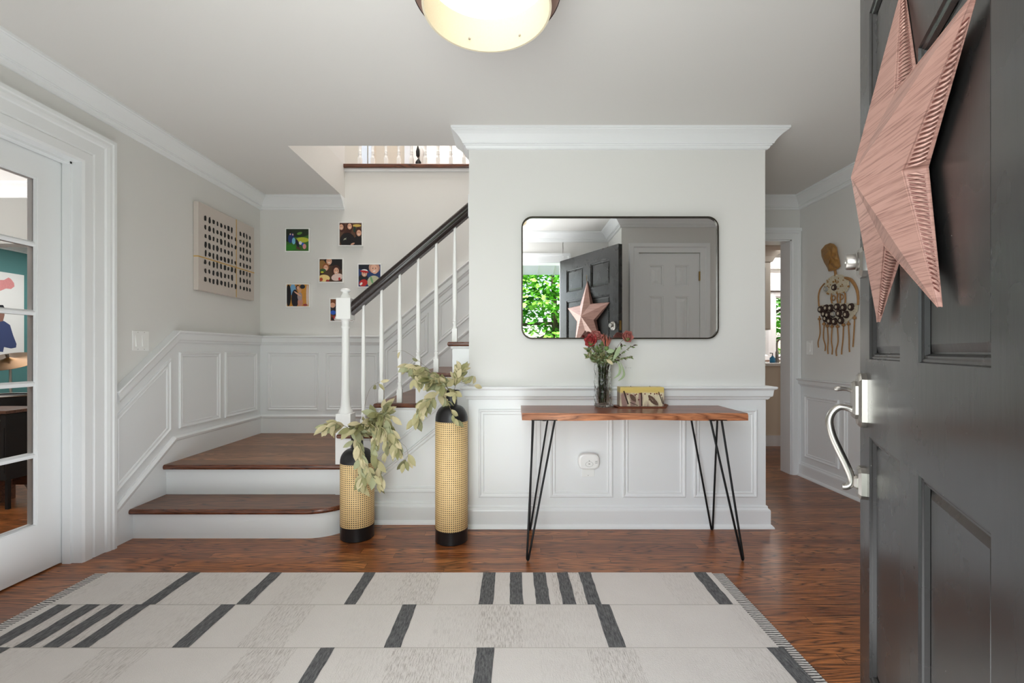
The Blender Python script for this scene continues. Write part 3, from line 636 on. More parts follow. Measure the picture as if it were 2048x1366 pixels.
for i,row in enumerate(rows):
    y1,y0=bands[i],bands[i+1]
    st_=sorted([((a-1024)/s,(b-1024)/s) for a,b,s in row]); cur=RX0
    for a,b in st_:
        a=max(a,RX0); m.add([(cur,y0,TH),(a,y0,TH),(a,y1,TH),(cur,y1,TH)],[(0,1,2,3)],0)
        # charcoal bar with a slightly ragged outline
        nn_=7; L=[];Rr=[]
        for k in range(nn_+1):
            y=y0+(y1-y0)*k/nn_; L.append((a+R.uniform(-.002,.002),y+(R.uniform(-.002,.002) if k in(0,nn_) else 0),TH+.0012)); Rr.append((b+R.uniform(-.002,.002),y,TH+.0012))
        m.add([(a,y0,TH),(b,y0,TH),(b,y1,TH),(a,y1,TH)],[(0,1,2,3)],0)
        m.add(L+Rr,[(k,nn_+1+k,nn_+2+k,k+1) for k in range(nn_)],1); cur=b
    m.add([(cur,y0,TH),(RX1,y0,TH),(RX1,y1,TH),(cur,y1,TH)],[(0,1,2,3)],0)
    if i: m.box((RX0,y1-.002,TH),(RX1,y1+.0,TH+.0009),2)
ye=bands[-1]
m.add([(RX0,ye,0),(RX1,ye,0),(RX1,ye,TH),(RX0,ye,TH),(RX0,RYB,0),(RX1,RYB,0),(RX1,RYB,TH),(RX0,RYB,TH)],[(0,1,2,3),(4,5,6,7),(0,3,7,4),(1,2,6,5)],0)
M['rugseam']=plain('rug_seam',(176,168,160),.95)
m.build('pile',[M['rug'],M['rugdark'],M['rugseam']],rug)
for a,b in ((-1.978,RX0),(RX1,1.003)):
    m=MB(); m.box((a,ye,0),(b,RYB,.007)); m.build('woven_border',M['rugborder'],rug)

# ---------------------------------------------------------------- console table
tb=thing('console_table','live edge wooden console table on black hairpin legs against the centre wall','table',(.64,2.52,0))
TY0,TY1,TX0,TX1,TZ=2.352,2.70,.052,1.222,.740
m=MB(); n=28; top=[];bot=[];
for i in range(n+1):
    u=i/n; x=TX0+(TX1-TX0)*u; wv=.006*math.sin(u*7+1)+.004*math.sin(u*17)
    top.append(V((x,TY0+.006+wv,TZ))); bot.append(V((x,TY0+.0+wv*.6,TZ-.036-.003*math.sin(u*9))))
mid=[V((p.x,p.y-.008,TZ-.012)) for p in top]
bk=V((0,1,0))
o=top+mid+bot; N1=n+1
fs=[(i,i+1,N1+i+1,N1+i) for i in range(n)]+[(N1+i,N1+i+1,2*N1+i+1,2*N1+i) for i in range(n)]
m.add(o,fs,1,True)
tbk=[V((p.x,TY1,TZ)) for p in top]; bbk=[V((p.x,TY1,p.z)) for p in bot]
m.add(top+tbk,[(i,i+1,N1+i+1,N1+i) for i in range(n)],0); m.add(bot+bbk,[(i,i+1,N1+i+1,N1+i) for i in range(n)],1); m.add(tbk+bbk,[(i,i+1,N1+i+1,N1+i) for i in range(n)],1)
for e in (0,n): m.add([top[e],mid[e],bot[e],bbk[e],tbk[e]],[(0,1,2,3,4)],1)
m.build('tabletop',[M['table'],M['tableedge']],tb)
def hairpin(foot, t1, t2):
    m=MB(); zt_=TZ-.037; f=V(foot)
    d=(V(t2)-V(t1)).normalized()*.0042
    a=V((t1[0],t1[1],zt_)); b=V((t2[0],t2[1],zt_)); f1=f-d+V((0,0,.014)); f2=f+d+V((0,0,.014))
    m.tube([a,f1,f-d*.6+V((0,0,.0075)),f+V((0,0,.0055)),f+d*.6+V((0,0,.0075)),f2,b],.0055,10)
    c=(a+b)/2; m.box((min(a.x,b.x)-.012,min(a.y,b.y)-.012,zt_-.0),(max(a.x,b.x)+.012,max(a.y,b.y)+.012,zt_+.003)) 
    m.build('leg',M['rod'],tb)
hairpin((.080,2.302,0),(.112,2.385,0),(.222,2.36,0))
hairpin((.106,2.695,0),(.118,2.58,0),(.213,2.64,0))
hairpin((1.167,2.302,0),(1.030,2.36,0),(1.098,2.385,0))
hairpin((1.184,2.695,0),(1.033,2.64,0),(1.170,2.59,0))
for x,y in ((.17,2.40),(1.06,2.40)):
    m=MB(); m.lathe([(.010,TZ-.046),(.010,TZ-.038)],(x,y,0),12); m.build('screw_cap',M['rod'],tb)

# ---------------------------------------------------------------- wall mirror
mx0,mx1,mz0,mz1=px(1043,2.72),px(1437,2.72),pz(678,2.72),pz(433,2.72)
mr=thing('wall_mirror','rounded rectangular wall mirror in a thin dark bronze frame above the console table','mirror',((mx0+mx1)/2,YC,mz0))
def rrect(x0,x1,z0,z1,r,y,n=8):
    out=[]
    for cx,cz,a0 in ((x1-r,z0+r,-PI/2),(x1-r,z1-r,0),(x0+r,z1-r,PI/2),(x0+r,z0+r,PI)):
        for k in range(n+1): a=a0+PI/2*k/n; out.append(V((cx+r*math.cos(a),y,cz+r*math.sin(a))))
    return out
m=MB(); path=rrect(mx0,mx1,mz0,mz1,.065,YC-.003); m.sweep(path,NB,[(0,0),(0,.031),(.002,.033),(.008,.033),(.008,0)],True); m.build('frame',M['mirrorframe'],mr)
m=MB(); m.prism(rrect(mx0+.006,mx1-.006,mz0+.006,mz1-.006,.060,YC-.006),(0,-.020,0)); m.build('mirror_glass',M['mirror'],mr)

# ---------------------------------------------------------------- vases
def vase(label, cx, cy, r, zc0, zc1, zsh, zn, zl, rn, rlip):
    v=thing('floor_vase',label,'vase',(cx,cy,0),'pair of black and cane floor vases')
    m=MB(); m.lathe([(r-.004,0),(r,.004),(r,zc0-.004),(r+.001,zc0)],(cx,cy,0),48); m.build('base_band',M['blackmatte'],v,loc=(cx,cy,0))
    m=MB(); m.lathe([(r-.001,zc0),(r+.0005,zc0+.002),(r+.0005,zc1-.002),(r-.001,zc1)],(cx,cy,0),64); m.build('cane_sleeve',M['cane'],v,loc=(cx,cy,0))
    m=MB(); n=8; pr=[(r,zc1),(r,zc1+.006)]
    for k in range(1,n+1):
        a=PI/2*k/n; pr.append((rn+.004+(r-rn-.004)*math.cos(a), zc1+.006+(zsh-zc1-.006)*math.sin(a)))
    pr+= [(rn,zsh+.006),(rn-.001,zsh+(zl-zsh)*.5),(rn+.003,zl-.018),(rlip-.004,zl-.004),(rlip,zl),(rlip-.003,zl),(rn,zl-.018),(rn-.005,zsh)]
    m.lathe(pr,(cx,cy,0),48); m.build('neck',M['blackmatte'],v,loc=(cx,cy,0)); return v
vase('tall cane wrapped black vase with a bottle neck standing by the centre wall',-.340,2.560,.0905,.074,.672,.757,0,.842,.032,.047)
vase('shorter cane wrapped black vase with a bottle neck standing beside the bottom step',-.886,2.606,.0935,.077,.430,.505,0,.590,.033,.047)
LM=[M['leaf%d'%i] for i in range(5)]
def leaf(mb, p, d, nrm, L, W, mi, curl=.15, n=4):
    d=d.normalized(); s=d.cross(nrm)
    if s.length<1e-4: s=d.orthogonal()
    s.normalize(); u=s.cross(d).normalized(); vs=[]
    for i in range(n+1):
        t=i/n; wv=W*(math.sin(PI*min(1,t*.92+.04)))**.75*(1-.35*t); c=p+d*L*t-u*curl*L*t*t
        if i==n: wv=W*.02
        vs += [c-s*wv/2+u*wv*.12, c-u*wv*.05, c+s*wv/2+u*wv*.12]
    fs=[]
    for i in range(n): fs += [(i*3,i*3+1,i*3+4,i*3+3),(i*3+1,i*3+2,i*3+5,i*3+4)]
    mb.add(vs,fs,mi,True)
def branch(label, group, pts, nleaf_, Lr=(.035,.055), start=.25, droop=.5, twigs=0, seed=0, dep=.03, rs=.0016):
    nleaf=int(nleaf_*1.5) if nleaf_>6 else nleaf_; rr=random.Random(seed); pts=smooth_path(pts,6); n=len(pts)
    lo=pts[0]; t=thing('eucalyptus_branch',label,'branch',tuple(lo),group)
    m=MB(); m.tube(pts,[rs*(1-.6*i/(n-1)) for i in range(n)],5)
    lf=MB()
    def put(p,dirv,L):
        dv=(dirv*.7+V((rr.uniform(-1,1),rr.uniform(-.7,.4),rr.uniform(-.9,.5)-droop))*.8).normalized()
        nr=V((rr.uniform(-.7,.7),-1,rr.uniform(-.5,.7))).normalized()
        q=p+dv*.010; m.tube([p,q],.0006,4); leaf(lf,q,dv,nr,L*1.5,L*rr.uniform(.72,1.0),rr.choice([0,0,1,2,2,3,4]),rr.uniform(-.1,.35))
    for k in range(nleaf):
        u=start+(1-start)*(k+rr.random()*.8)/nleaf; i=min(n-2,int(u*(n-1))); p=pts[i].lerp(pts[i+1],u*(n-1)-i); d=(pts[i+1]-pts[i]).normalized()
        put(p,d,rr.uniform(*Lr))
    for k in range(twigs):
        u=start+(1-start)*rr.random(); i=min(n-2,int(u*(n-1))); p=pts[i]; q=[p]
        d=V((rr.uniform(-.6,1),rr.uniform(-.6,.2),rr.uniform(-.9,.3)))
        for s in range(4): d.z-=.25*droop; q.append(q[-1]+d.normalized()*rr.uniform(.016,.03))
        m.tube(q,.0009,4)
        for s in range(1,5):
            put(q[s],d,rr.uniform(*Lr)*.9)
            if rr.random()<.6: put(q[s],d,rr.uniform(*Lr)*.85)
    m.build('stem',M['stem'],t); lf.build('leaves',LM,t); return t
# tall vase branches (pixel traces at a chosen depth near the vase)
def tr(pts): return [P(x,y,Y) for x,y,Y in pts]
GT='dried eucalyptus branches in the tall cane vase'; GS='dried eucalyptus branches in the shorter cane vase'
branch('dried eucalyptus branch in the tall cane vase, arching far left over the stairs',GT,tr([(903,880,2.56),(903,800,2.56),(890,768,2.55),(865,748,2.53),(840,735,2.52),(820,728,2.52)]),26,twigs=2,seed=1,start=.45)
branch('dried eucalyptus branch in the tall cane vase, reaching left and drooping low',GT,tr([(902,880,2.565),(902,800,2.565),(885,785,2.53),(862,795,2.50),(845,810,2.48),(832,838,2.47)]),24,twigs=1,seed=2,start=.45)
branch('dried eucalyptus branch in the tall cane vase, upright to the right',GT,tr([(905,880,2.56),(905,800,2.56),(910,775,2.55),(916,755,2.54),(922,742,2.54)]),20,twigs=1,seed=3,start=.5,droop=-.5,Lr=(.03,.05))
branch('dried eucalyptus branch in the tall cane vase, short and leafy above its mouth',GT,tr([(903,880,2.555),(903,800,2.555),(896,778,2.53),(880,765,2.51),(862,758,2.5)]),32,twigs=3,seed=4,start=.5,droop=.2)
branch('thin dried eucalyptus twig hanging down the black neck of the tall vase',GT,tr([(901,860,2.56),(901,788,2.54),(890,784,2.50),(893,800,2.475),(903,822,2.465),(911,842,2.462)]),4,seed=5,start=.72,Lr=(.028,.04))
branch('thin bare dried twig curling left over the balusters from the tall vase',GT,tr([(904,860,2.56),(902,790,2.56),(875,755,2.53),(845,728,2.50),(810,703,2.48),(785,703,2.48)]),3,seed=6,start=.45,Lr=(.02,.03),rs=.0011)
# short vase
branch('dried eucalyptus branch in the shorter cane vase, reaching left past the newel',GS,tr([(714,950,2.606),(713,872,2.606),(700,858,2.58),(685,850,2.55),(668,846,2.53),(655,850,2.52)]),16,seed=11,start=.5,droop=.3)
branch('dried eucalyptus branch in the shorter cane vase, rising right towards the stair tread',GS,tr([(716,950,2.606),(716,872,2.606),(735,848,2.56),(755,832,2.53),(768,820,2.52)]),36,twigs=3,seed=12,start=.42,droop=.3)
branch('dried eucalyptus branch in the shorter cane vase, spilling right in a thick cascade',GS,tr([(717,950,2.60),(717,870,2.60),(740,850,2.53),(765,855,2.50),(785,870,2.49),(795,895,2.49)]),42,twigs=4,seed=13,start=.4,droop=.9)
branch('dried eucalyptus branch in the shorter cane vase, hanging over its black shoulder',GS,tr([(715,950,2.60),(715,868,2.58),(714,860,2.52),(716,885,2.485),(722,915,2.475),(726,940,2.47),(723,965,2.47)]),28,twigs=1,seed=14,start=.45,droop=.9)
branch('long thin dried eucalyptus twig hanging down right beside the shorter vase',GS,tr([(716,950,2.606),(718,868,2.60),(735,870,2.52),(748,905,2.50),(758,935,2.49),(760,965,2.49)]),9,seed=15,start=.5,droop=.9,Lr=(.04,.06))
branch('dried eucalyptus twig in the shorter cane vase, leafy across its mouth',GS,tr([(714,950,2.61),(714,872,2.61),(718,856,2.57),(730,846,2.54),(745,842,2.53)]),34,twigs=3,seed=16,start=.4,droop=.3)
branch('long hooked dried twig curling right in front of the stair panel',GS,tr([(716,950,2.606),(720,868,2.60),(760,850,2.54),(795,880,2.50),(812,895,2.50),(815,912,2.50),(806,925,2.50)]),5,seed=17,start=.75,droop=.8,rs=.0011)
branch('thin bare dried twig arching up left of the second baluster',GS,tr([(716,950,2.606),(718,868,2.60),(726,830,2.57),(732,800,2.56),(742,775,2.55),(760,763,2.54)]),3,seed=18,start=.85,rs=.001,Lr=(.03,.04))

# ---------------------------------------------------------------- bouquet in glass vase
gx,gy=.524,2.635
gv=thing('glass_vase','cylindrical hammered glass vase on the console table','vase',(gx,gy,TZ))
m=MB(); rad=.0475; pr=[]
h=.248
pr=[(.040,TZ+.001),(rad,TZ+.006)]+[(rad+.0012*math.sin(k*2.3),TZ+.006+(h-.008)*k/16) for k in range(1,17)]+[(rad-.004,TZ+h)]+[(rad-.005,TZ+h-.01),(rad-.005,TZ+.016),(.002,TZ+.014)]
m.lathe(pr,(gx,gy,0),40); m.build('glass_body',M['vglass'],gv)
m=MB(); m.lathe([(rad-.0075,TZ+.018),(rad-.0075,TZ+.055),(.001,TZ+.056)],(gx,gy,0),24); 
def stemto(name,label,cat,end,parts,seed,grp='dried flowers in the glass vase'):
    pass
GF='dried flowers and greenery in the glass vase'
def flowerstem(name,label,cat,end,seed,mat='stem',r=.0018,leafy=0,leafmats=None,Lr=(.015,.025),W=.45,st0=.0,droop=0.0,bend=0.0):
    rr=random.Random(seed); e=V(end); b=V((gx+rr.uniform(-.02,.02),gy+rr.uniform(-.018,.018),TZ+.024)); mth=V((gx+(e.x-gx)*.25+rr.uniform(-.006,.006),gy+(e.y-gy)*.25,TZ+h-.01))
    d=V((mth.x-gx,mth.y-gy)); 
    if d.length>rad-.011: d=d.normalized()*(rad-.011); mth.x=gx+d.x; mth.y=gy+d.y
    md=mth.lerp(e,.5)+V((0,0,.012+bend)); t=thing(name,label,cat,tuple(b),GF); m=MB(); pts=smooth_path([b,b.lerp(mth,.5),mth,md,e],5); m.tube(pts,[r*(1-.5*i/len(pts)) for i in range(len(pts))],5); m.build('stem',M[mat],t)
    if leafy:
        lf=MB(); n=len(pts)
        for k in range(leafy):
            u=st0+(1-st0)*(k+.5)/leafy; i=min(n-2,int(u*(n-1))); p=pts[i].lerp(pts[i+1],u*(n-1)-i); dd=(pts[i+1]-pts[i]).normalized()
            inside=p.z<TZ+h+.005
            dv=(dd*.8+V((rr.uniform(-1,1),rr.uniform(-1,.6),rr.uniform(-.6,.5)-droop))).normalized(); L=rr.uniform(*Lr)*(.55 if inside else 1)
            if inside: dv=V((dv.x*.3,dv.y*.3,abs(dv.z)+.8)).normalized()
            leaf(lf,p,dv,V((rr.uniform(-.8,.8),-1,rr.uniform(-.5,.5))).normalized(),L,L*W,rr.randrange(len(leafmats)),rr.uniform(-.1,.2),3)
        lf.build('leaves',leafmats,t)
    return t,e
def rosehead(t,c,r,mat,seed,nose=V((0,-.5,.6))):
    rr=random.Random(seed); m=MB(); nz=nose.normalized(); a=nz.orthogonal().normalized(); b=nz.cross(a)
    for ring,(rad_,n_,hh,open_) in enumerate(((.15,3,1.1,.05),(.35,4,1.0,.2),(.6,5,.85,.4),(.85,6,.65,.7))):
        for k in range(n_):
            an=2*PI*(k+ring*.37)/n_; o_=a*math.cos(an)+b*math.sin(an); s_=nz.cross(o_); vs=[];nn=4
            for i in range(nn+1):
                t_=i/nn; hgt=hh*r*1.4*t_; out=r*rad_*(math.sin(t_*PI*.6)+open_*t_*t_*.6)
                wd=r*(.35+.55*rad_)*math.sin(PI*(.15+.72*t_))
                for j in (-1,-.5,0,.5,1):
                    vs.append(c-nz*r*.6+nz*(hgt-abs(j)*.12*r*t_)+o_*(out-abs(j)**2*r*.25*rad_)+s_*wd*j)
            m.add(vs,[(i*5+j,i*5+j+1,i*5+j+6,i*5+j+5) for i in range(nn) for j in range(4)],None,True)
    m.build('bloom',mat,t)
    m=MB(); m.lathe([(.001,-.9*r),(.35*r,-.75*r),(.5*r,-.45*r),(.4*r,-.2*r)],tuple(c),10); m.build('sepals',M['green'],t)
t,e=flowerstem('dried_rose','deep red dried rose at the left of the vase bouquet','flower',P(1182,681,2.60),21); rosehead(t,e,.036,M['rose'],1,V((-.5,-.6,.3)))
t,e=flowerstem('dried_rose','pinkish red dried rose at the top left of the vase bouquet','flower',P(1192,671,2.62),22); rosehead(t,e,.034,M['rosed'],2,V((.1,-.5,.6)))
t,e=flowerstem('dried_rose','dusty pink dried rose standing apart at the top right of the bouquet','flower',P(1255,673,2.62),23,bend=.02); rosehead(t,e,.031,M['rosed'],3,V((.2,-.8,.1)))
def protea(label,c,r,seed):
    t,e=flowerstem('dried_protea',label,'flower',c,seed,r=.0025); rr=random.Random(seed); m=MB()
    for k in range(80):
        an=rr.uniform(0,2*PI); sp=rr.uniform(.05,.75); d=V((math.cos(an)*sp,math.sin(an)*sp,1)).normalized(); 
        leaf(m,e-V((0,0,.01))+d*.004,d,V((-math.cos(an),-math.sin(an),.2)),r*rr.uniform(.9,1.5),r*.2,rr.choice([0,0,1,2]),-.15,3)
    m.build('bloom',[M['protea'],M['rosed'],M['wick']],t)
    m=MB(); m.lathe([(.003,-.022),(.011,-.016),(.014,-.004),(.010,.004)],tuple(e),12); m.build('sepals',M['green'],t)
protea('spiky orange brown dried protea in the centre of the bouquet',P(1213,694,2.58),.050,31)
protea('dark tipped dried protea behind the orange one in the bouquet',P(1207,684,2.65),.040,32)
GL=[M['green'],M['leaf1'],M['sage'],M['leaf3']]
SP=['leftmost and highest on the left','left, hanging furthest out','left, just inside the outermost one','left of centre under the red rose','in the centre under the protea','right of centre, low','right, towards the round leaf','right, rising to the airy sprigs','behind the protea','behind the pinkish rose','second row left of the rim','second row right of the rim']
for k,(x,y,Y) in enumerate([(1176,698,2.63),(1174,712,2.60),(1186,710,2.58),(1196,698,2.60),(1206,712,2.57),(1216,716,2.58),(1228,714,2.60),(1234,700,2.62),(1202,692,2.66),(1186,692,2.66),(1194,715,2.62),(1222,705,2.64)]):
    flowerstem('greenery_sprig','fine olive green sprig low in the bouquet, '+SP[k],'sprig',P(x,y,Y),40+k,'green',.0014,64,GL,(.020,.038),.44,.05)
flowerstem('greenery_sprig','airy dark leafed sprig fanning out at the right of the bouquet','sprig',P(1268,690,2.60),60,'stem',.0012,34,[M['leaf3'],M['wick'],M['green']],(.016,.026),.42,.35,.3)
flowerstem('greenery_sprig','airy dark leafed sprig hanging below the dusty pink rose','sprig',P(1262,712,2.58),61,'stem',.0012,34,[M['leaf3'],M['wick'],M['green']],(.016,.026),.42,.35,.6)
flowerstem('greenery_sprig','airy dark leafed sprig between the protea and the dusty pink rose','sprig',P(1246,690,2.60),62,'stem',.0012,34,[M['leaf3'],M['wick'],M['green']],(.016,.026),.42,.35,.3)
def bigleaf(label,pts,W,seed,mat='sage'):
    t=thing('eucalyptus_leaf',label,'leaf',tuple(pts[0]),GF); m=MB(); ps=smooth_path(pts,4); s=V((.9,.1,.4)).normalized(); n=len(ps); vs=[]
    b=V((gx+.01,gy-.01,TZ+h*.6)); 
    for i,p in enumerate(ps):
        d=(ps[min(i+1,n-1)]-ps[max(i-1,0)]).normalized(); s=d.cross(V((0.1,-1,0.2))).normalized(); w_=W*math.sin(PI*(i+.15)/(n-.7)); vs+=[p-s*w_/2,p+V((0,-.0008,0)),p+s*w_/2]
    m.add(vs,[(i*3+a,i*3+a+1,i*3+a+4,i*3+a+3) for i in range(n-1) for a in (0,1)],None,True); m.build('blade',M[mat],t)
    m=MB(); m.tube(smooth_path([b,V((gx+.02,gy-.02,TZ+h)),ps[0]],4),.001,5); m.build('stalk',M['green'],t)
bigleaf('long pale sage leaf rising right of the bouquet centre',tr([(1225,722,2.59),(1232,710,2.58),(1238,698,2.58),(1241,693,2.58)]),.024,1)
bigleaf('round yellow green leaf low over the glass vase rim',tr([(1212,718,2.58),(1219,723,2.575),(1226,729,2.57)]),.022,2,'leaf2')
bigleaf('pale round leaf below the orange protea',tr([(1213,702,2.575),(1221,702,2.57),(1229,701,2.57)]),.026,3)
bigleaf('long sage leaf drooping from the bouquet, upper of the hanging pair',tr([(1234,722,2.59),(1240,735,2.58),(1238,748,2.58),(1226,758,2.58)]),.015,4)
bigleaf('long sage leaf drooping lowest from the bouquet towards the candle',tr([(1240,722,2.59),(1248,745,2.58),(1245,755,2.58),(1236,762,2.58)]),.014,5)
# ---------------------------------------------------------------- candle on tray
cx0,cx1=px(1240,2.60),px(1328,2.60); cy0,cy1=2.595,2.675; tz=TZ
tc=thing('candle_tray','thin copper tray with pointed turned up ends under the block candle','tray',((cx0+cx1)/2,2.63,tz))
m=MB(); a,b=px(1236,2.59),px(1331,2.59); m.box((a,2.575,tz+.001),(b,2.69,tz+.006))
for s,e in ((-1,a),(1,b)): m.prism([(e,2.575,tz+.001),(e,2.69,tz+.001),(e+s*.022,2.66,tz+.012),(e+s*.022,2.605,tz+.012)],(0,0,.003))
m.build('tray_plate',M['copper'],tc)
cd=thing('block_candle','rectangular yellow topped candle with dried botanicals set in the wax','candle',((cx0+cx1)/2,2.635,tz+.0062))
m=MB(); m.box((cx0,cy0,tz+.0062),(cx1,cy1,tz+.116)); m.build('wax_block',M['wax'],cd,bevel=.003)
rr=random.Random(5); m=MB()
for u0,z0_,u1,z1_,r_ in ((.08,.095,.18,.02,.004),(.48,.085,.49,.01,.0035),(.87,.09,.97,.02,.0025),(.22,.03,.40,.012,.0015),(.95,.06,.99,.02,.002)):
    m=MB(); m.tube([(cx0+(cx1-cx0)*u0,cy0,tz+z0_),(cx0+(cx1-cx0)*u1,cy0-.0005,tz+z1_)],r_,8); m.build('cinnamon_stick',M['wick'],cd)
for u in (.17,.26,.34,.37,.56,.66,.69,.78,.83,.88,.93,.42,.45): 
    m=MB(); m.lathe([(.001,-.004),(.0035,-.002),(.004,0),(.0035,.002),(.001,.004)],(cx0+(cx1-cx0)*u,cy0,tz+rr.choice([.078,.08,.072,.045,.076])),8); m.build('berry',M['berry'],cd)
BL=plain('brown_pressed_leaf',(96,72,58),.7,var=.35,nscale=60)
for u,z0_,L,W_ in ((.28,.055,.055,.03),(.70,.05,.075,.035),(.80,.03,.05,.02)):
    m=MB(); leaf(m,V((cx0+(cx1-cx0)*(u-.06),cy0-.0012,tz+z0_+.02)),V((.5,0,-.6)),V((0,-1,0)),L,W_,0,0); m.build('pressed_leaf',BL,cd)
for u in (.28,.72):
    m=MB(); m.tube([(cx0+(cx1-cx0)*u,2.635,tz+.115),(cx0+(cx1-cx0)*u,2.635,tz+.121)],.0015,6); m.build('wick',M['wick'],cd)

# ---------------------------------------------------------------- outlet and alarm, switches
def plate(name,label,cat,fn,w_,h_,rockers=0,mat='white'):
    # fn(u,v,q)->world; u right, v up, q out
    t=thing(name,label,cat,tuple(fn(0,-h_/2,0)))
    def bx(m,u0,u1,v0,v1,q0,q1,mi=None): m.hexa([fn(u0,v0,q0),fn(u1,v0,q0),fn(u1,v0,q1),fn(u0,v0,q1),fn(u0,v1,q0),fn(u1,v1,q0),fn(u1,v1,q1),fn(u0,v1,q1)],mi)
    m=MB(); bx(m,-w_/2,w_/2,-h_/2,h_/2,.0005,.006); m.build('cover_plate',M[mat],t,bevel=.002)
    n=rockers
    for k in range(n):
        c=(k-(n-1)/2)*.046; m=MB()
        m.hexa([fn(c-.016,-.033,.006),fn(c+.016,-.033,.006),fn(c+.016,-.033,.012),fn(c-.016,-.033,.012),fn(c-.016,.033,.006),fn(c+.016,.033,.006),fn(c+.016,.033,.007),fn(c-.016,.033,.007)])
        m.build('rocker',M['white'],t)
    for k in range(max(1,n)):
        c=(k-(max(1,n)-1)/2)*.046
        for v in (-h_/2+.009,h_/2-.009): m=MB(); bx(m,c-.002,c+.002,v-.002,v+.002,.006,.0068); m.build('screw',M['grey'],t)
    return t,bx
plate('light_switch','white double rocker light switch on the left wall above the sloping chair rail','switch',lambda u,v,q:V((XL+q,2.655-u,1.122+v)),.116,.116,2)
plate('light_switch','white single light switch on the right wall below the skull sculpture','switch',lambda u,v,q:V((XR-q,3.79-u,1.092+v)),.072,.116,1)
oc=px(1176,YC); oz=pz(945,YC)
t,bx=plate('wall_outlet','white wall outlet low on the panelled centre wall under the console table','outlet',lambda u,v,q:V((oc+u,YC-q,pz(934,YC)+v)),.078,.116,0)
al=thing('plug_in_alarm','white rounded plug-in alarm in the outlet under the console table','alarm',(oc,YC-.006,pz(936,YC)))
m=MB(); ac=pz(920.5,YC); w2,h2=.063,.047
pts=[]
for k in range(40):
    a=2*PI*k/40; c_,s_=math.cos(a),math.sin(a); pts.append((abs(c_)**.55*math.copysign(w2,c_), abs(s_)**.62*math.copysign(h2,s_)*(1.0)))
rings=[(1,.0062),(1.0,.03),(.94,.038),(.80,.041)]
vs=[(oc+u*k_,YC-q,ac+v*k_) for k_,q in rings for u,v in pts]; m.add(vs,[(i*40+k,i*40+(k+1)%40,(i+1)*40+(k+1)%40,(i+1)*40+k) for i in range(3) for k in range(40)],None,True)
m.add([vs[120+k] for k in range(40)],[list(range(40))]); m.build('housing',M['white'],al)
m=MB()
def ring(mb,c,r0,r1,sx,sz,y,n=28,mi=None,a0=0,a1=2*PI):
    vs=[];fs=[]
    for k in range(n+1):
        a=a0+(a1-a0)*k/n
        for r in (r0,r1): vs.append((c[0]+r*sx*math.cos(a),y,c[1]+r*sz*math.sin(a))); 
    for k in range(n): fs.append((2*k,2*k+1,2*k+3,2*k+2))
    mb.add(vs,fs,mi)
ring(m,(oc+.001,ac-.014),.0185,.0200,1.15,.8,YC-.0415); ring(m,(oc+.001,ac+.006),.001,.0035,1,1,YC-.0415); ring(m,(oc+.001,ac-.012),.0,.006,1,.5,YC-.0415)
for k in range(3): m.add([(oc+.036,YC-.0415,ac-.010+k*.006),(oc+.050,YC-.0415,ac-.008+k*.006),(oc+.050,YC-.0415,ac-.0055+k*.006),(oc+.036,YC-.0415,ac-.0075+k*.006)],[(0,1,2,3)])
m.build('printed_marks',M['grey'],al)
# faint pencil marks on the wall right of the bouquet
m=MB(); bx_=px(1250,YC); bz_=pz(735,YC); seg=[(0,.008,.001,-.008),(.006,.006,.003,-.002),(.003,-.002,.009,-.002),(.008,.006,.008,-.007),(.016,.001,.02,-.004),(.02,-.004,.024,.001),(.024,.001,.028,-.003),(.03,0,.036,0),(.036,0,.031,-.004),(.031,-.004,.038,-.004),(-.012,.001,-.008,.003)]
for a,b,c_,d_ in seg: m.tube([(bx_+a,YC-.0004,bz_+b),(bx_+c_,YC-.0004,bz_+d_)],.0005,4)
tag(m.build('pencil_mark',M['grey']),'faint pencil scribble on the white wall right of the bouquet','mark')

# ---------------------------------------------------------------- paintings and prints
pt=thing('canvas_painting','pale canvas painting of black dabs and thin gold lines on the left wall','painting',(XL+.018,3.43,1.48))
fx=XL+.036
m=MB(); m.box((XL+.002,3.095,1.480),(fx,3.765,2.083)); m.build('canvas',M['canvas'],pt,bevel=.002)
m=MB(); rr=random.Random(3)
for r_ in range(8):
    zc=1.985-r_*.0605
    for c_ in range(13):
        if r_%3==0 and c_==8: continue
        y=3.175+c_*(3.690-3.175)/12+(.014 if c_>8 else -.009)+rr.uniform(-.003,.003); hh=.0205*rr.uniform(.75,1.25); ww=.0135*rr.uniform(.75,1.2); n_=9; vs=[]
        for k in range(n_): a=2*PI*k/n_+rr.uniform(-.2,.2); q=rr.uniform(.75,1.1); vs.append((fx+.0012,y+ww*math.copysign(abs(math.cos(a))**.6,math.cos(a))*q, zc+rr.uniform(-.001,.001)+hh*math.copysign(abs(math.sin(a))**.7,math.sin(a))*q))
        m.add(vs,[list(range(n_))])
m.build('brush_dabs',M['ink'],pt)
m=MB(); m.box((fx,3.095,1.706),(fx+.0012,3.766,1.714)); m.box((fx,3.518,1.480),(fx+.0012,3.526,2.083)); m.box((XL+.004,3.0942,1.706),(fx,3.096,1.714)); m.build('gold_lines',M['gold'],pt)
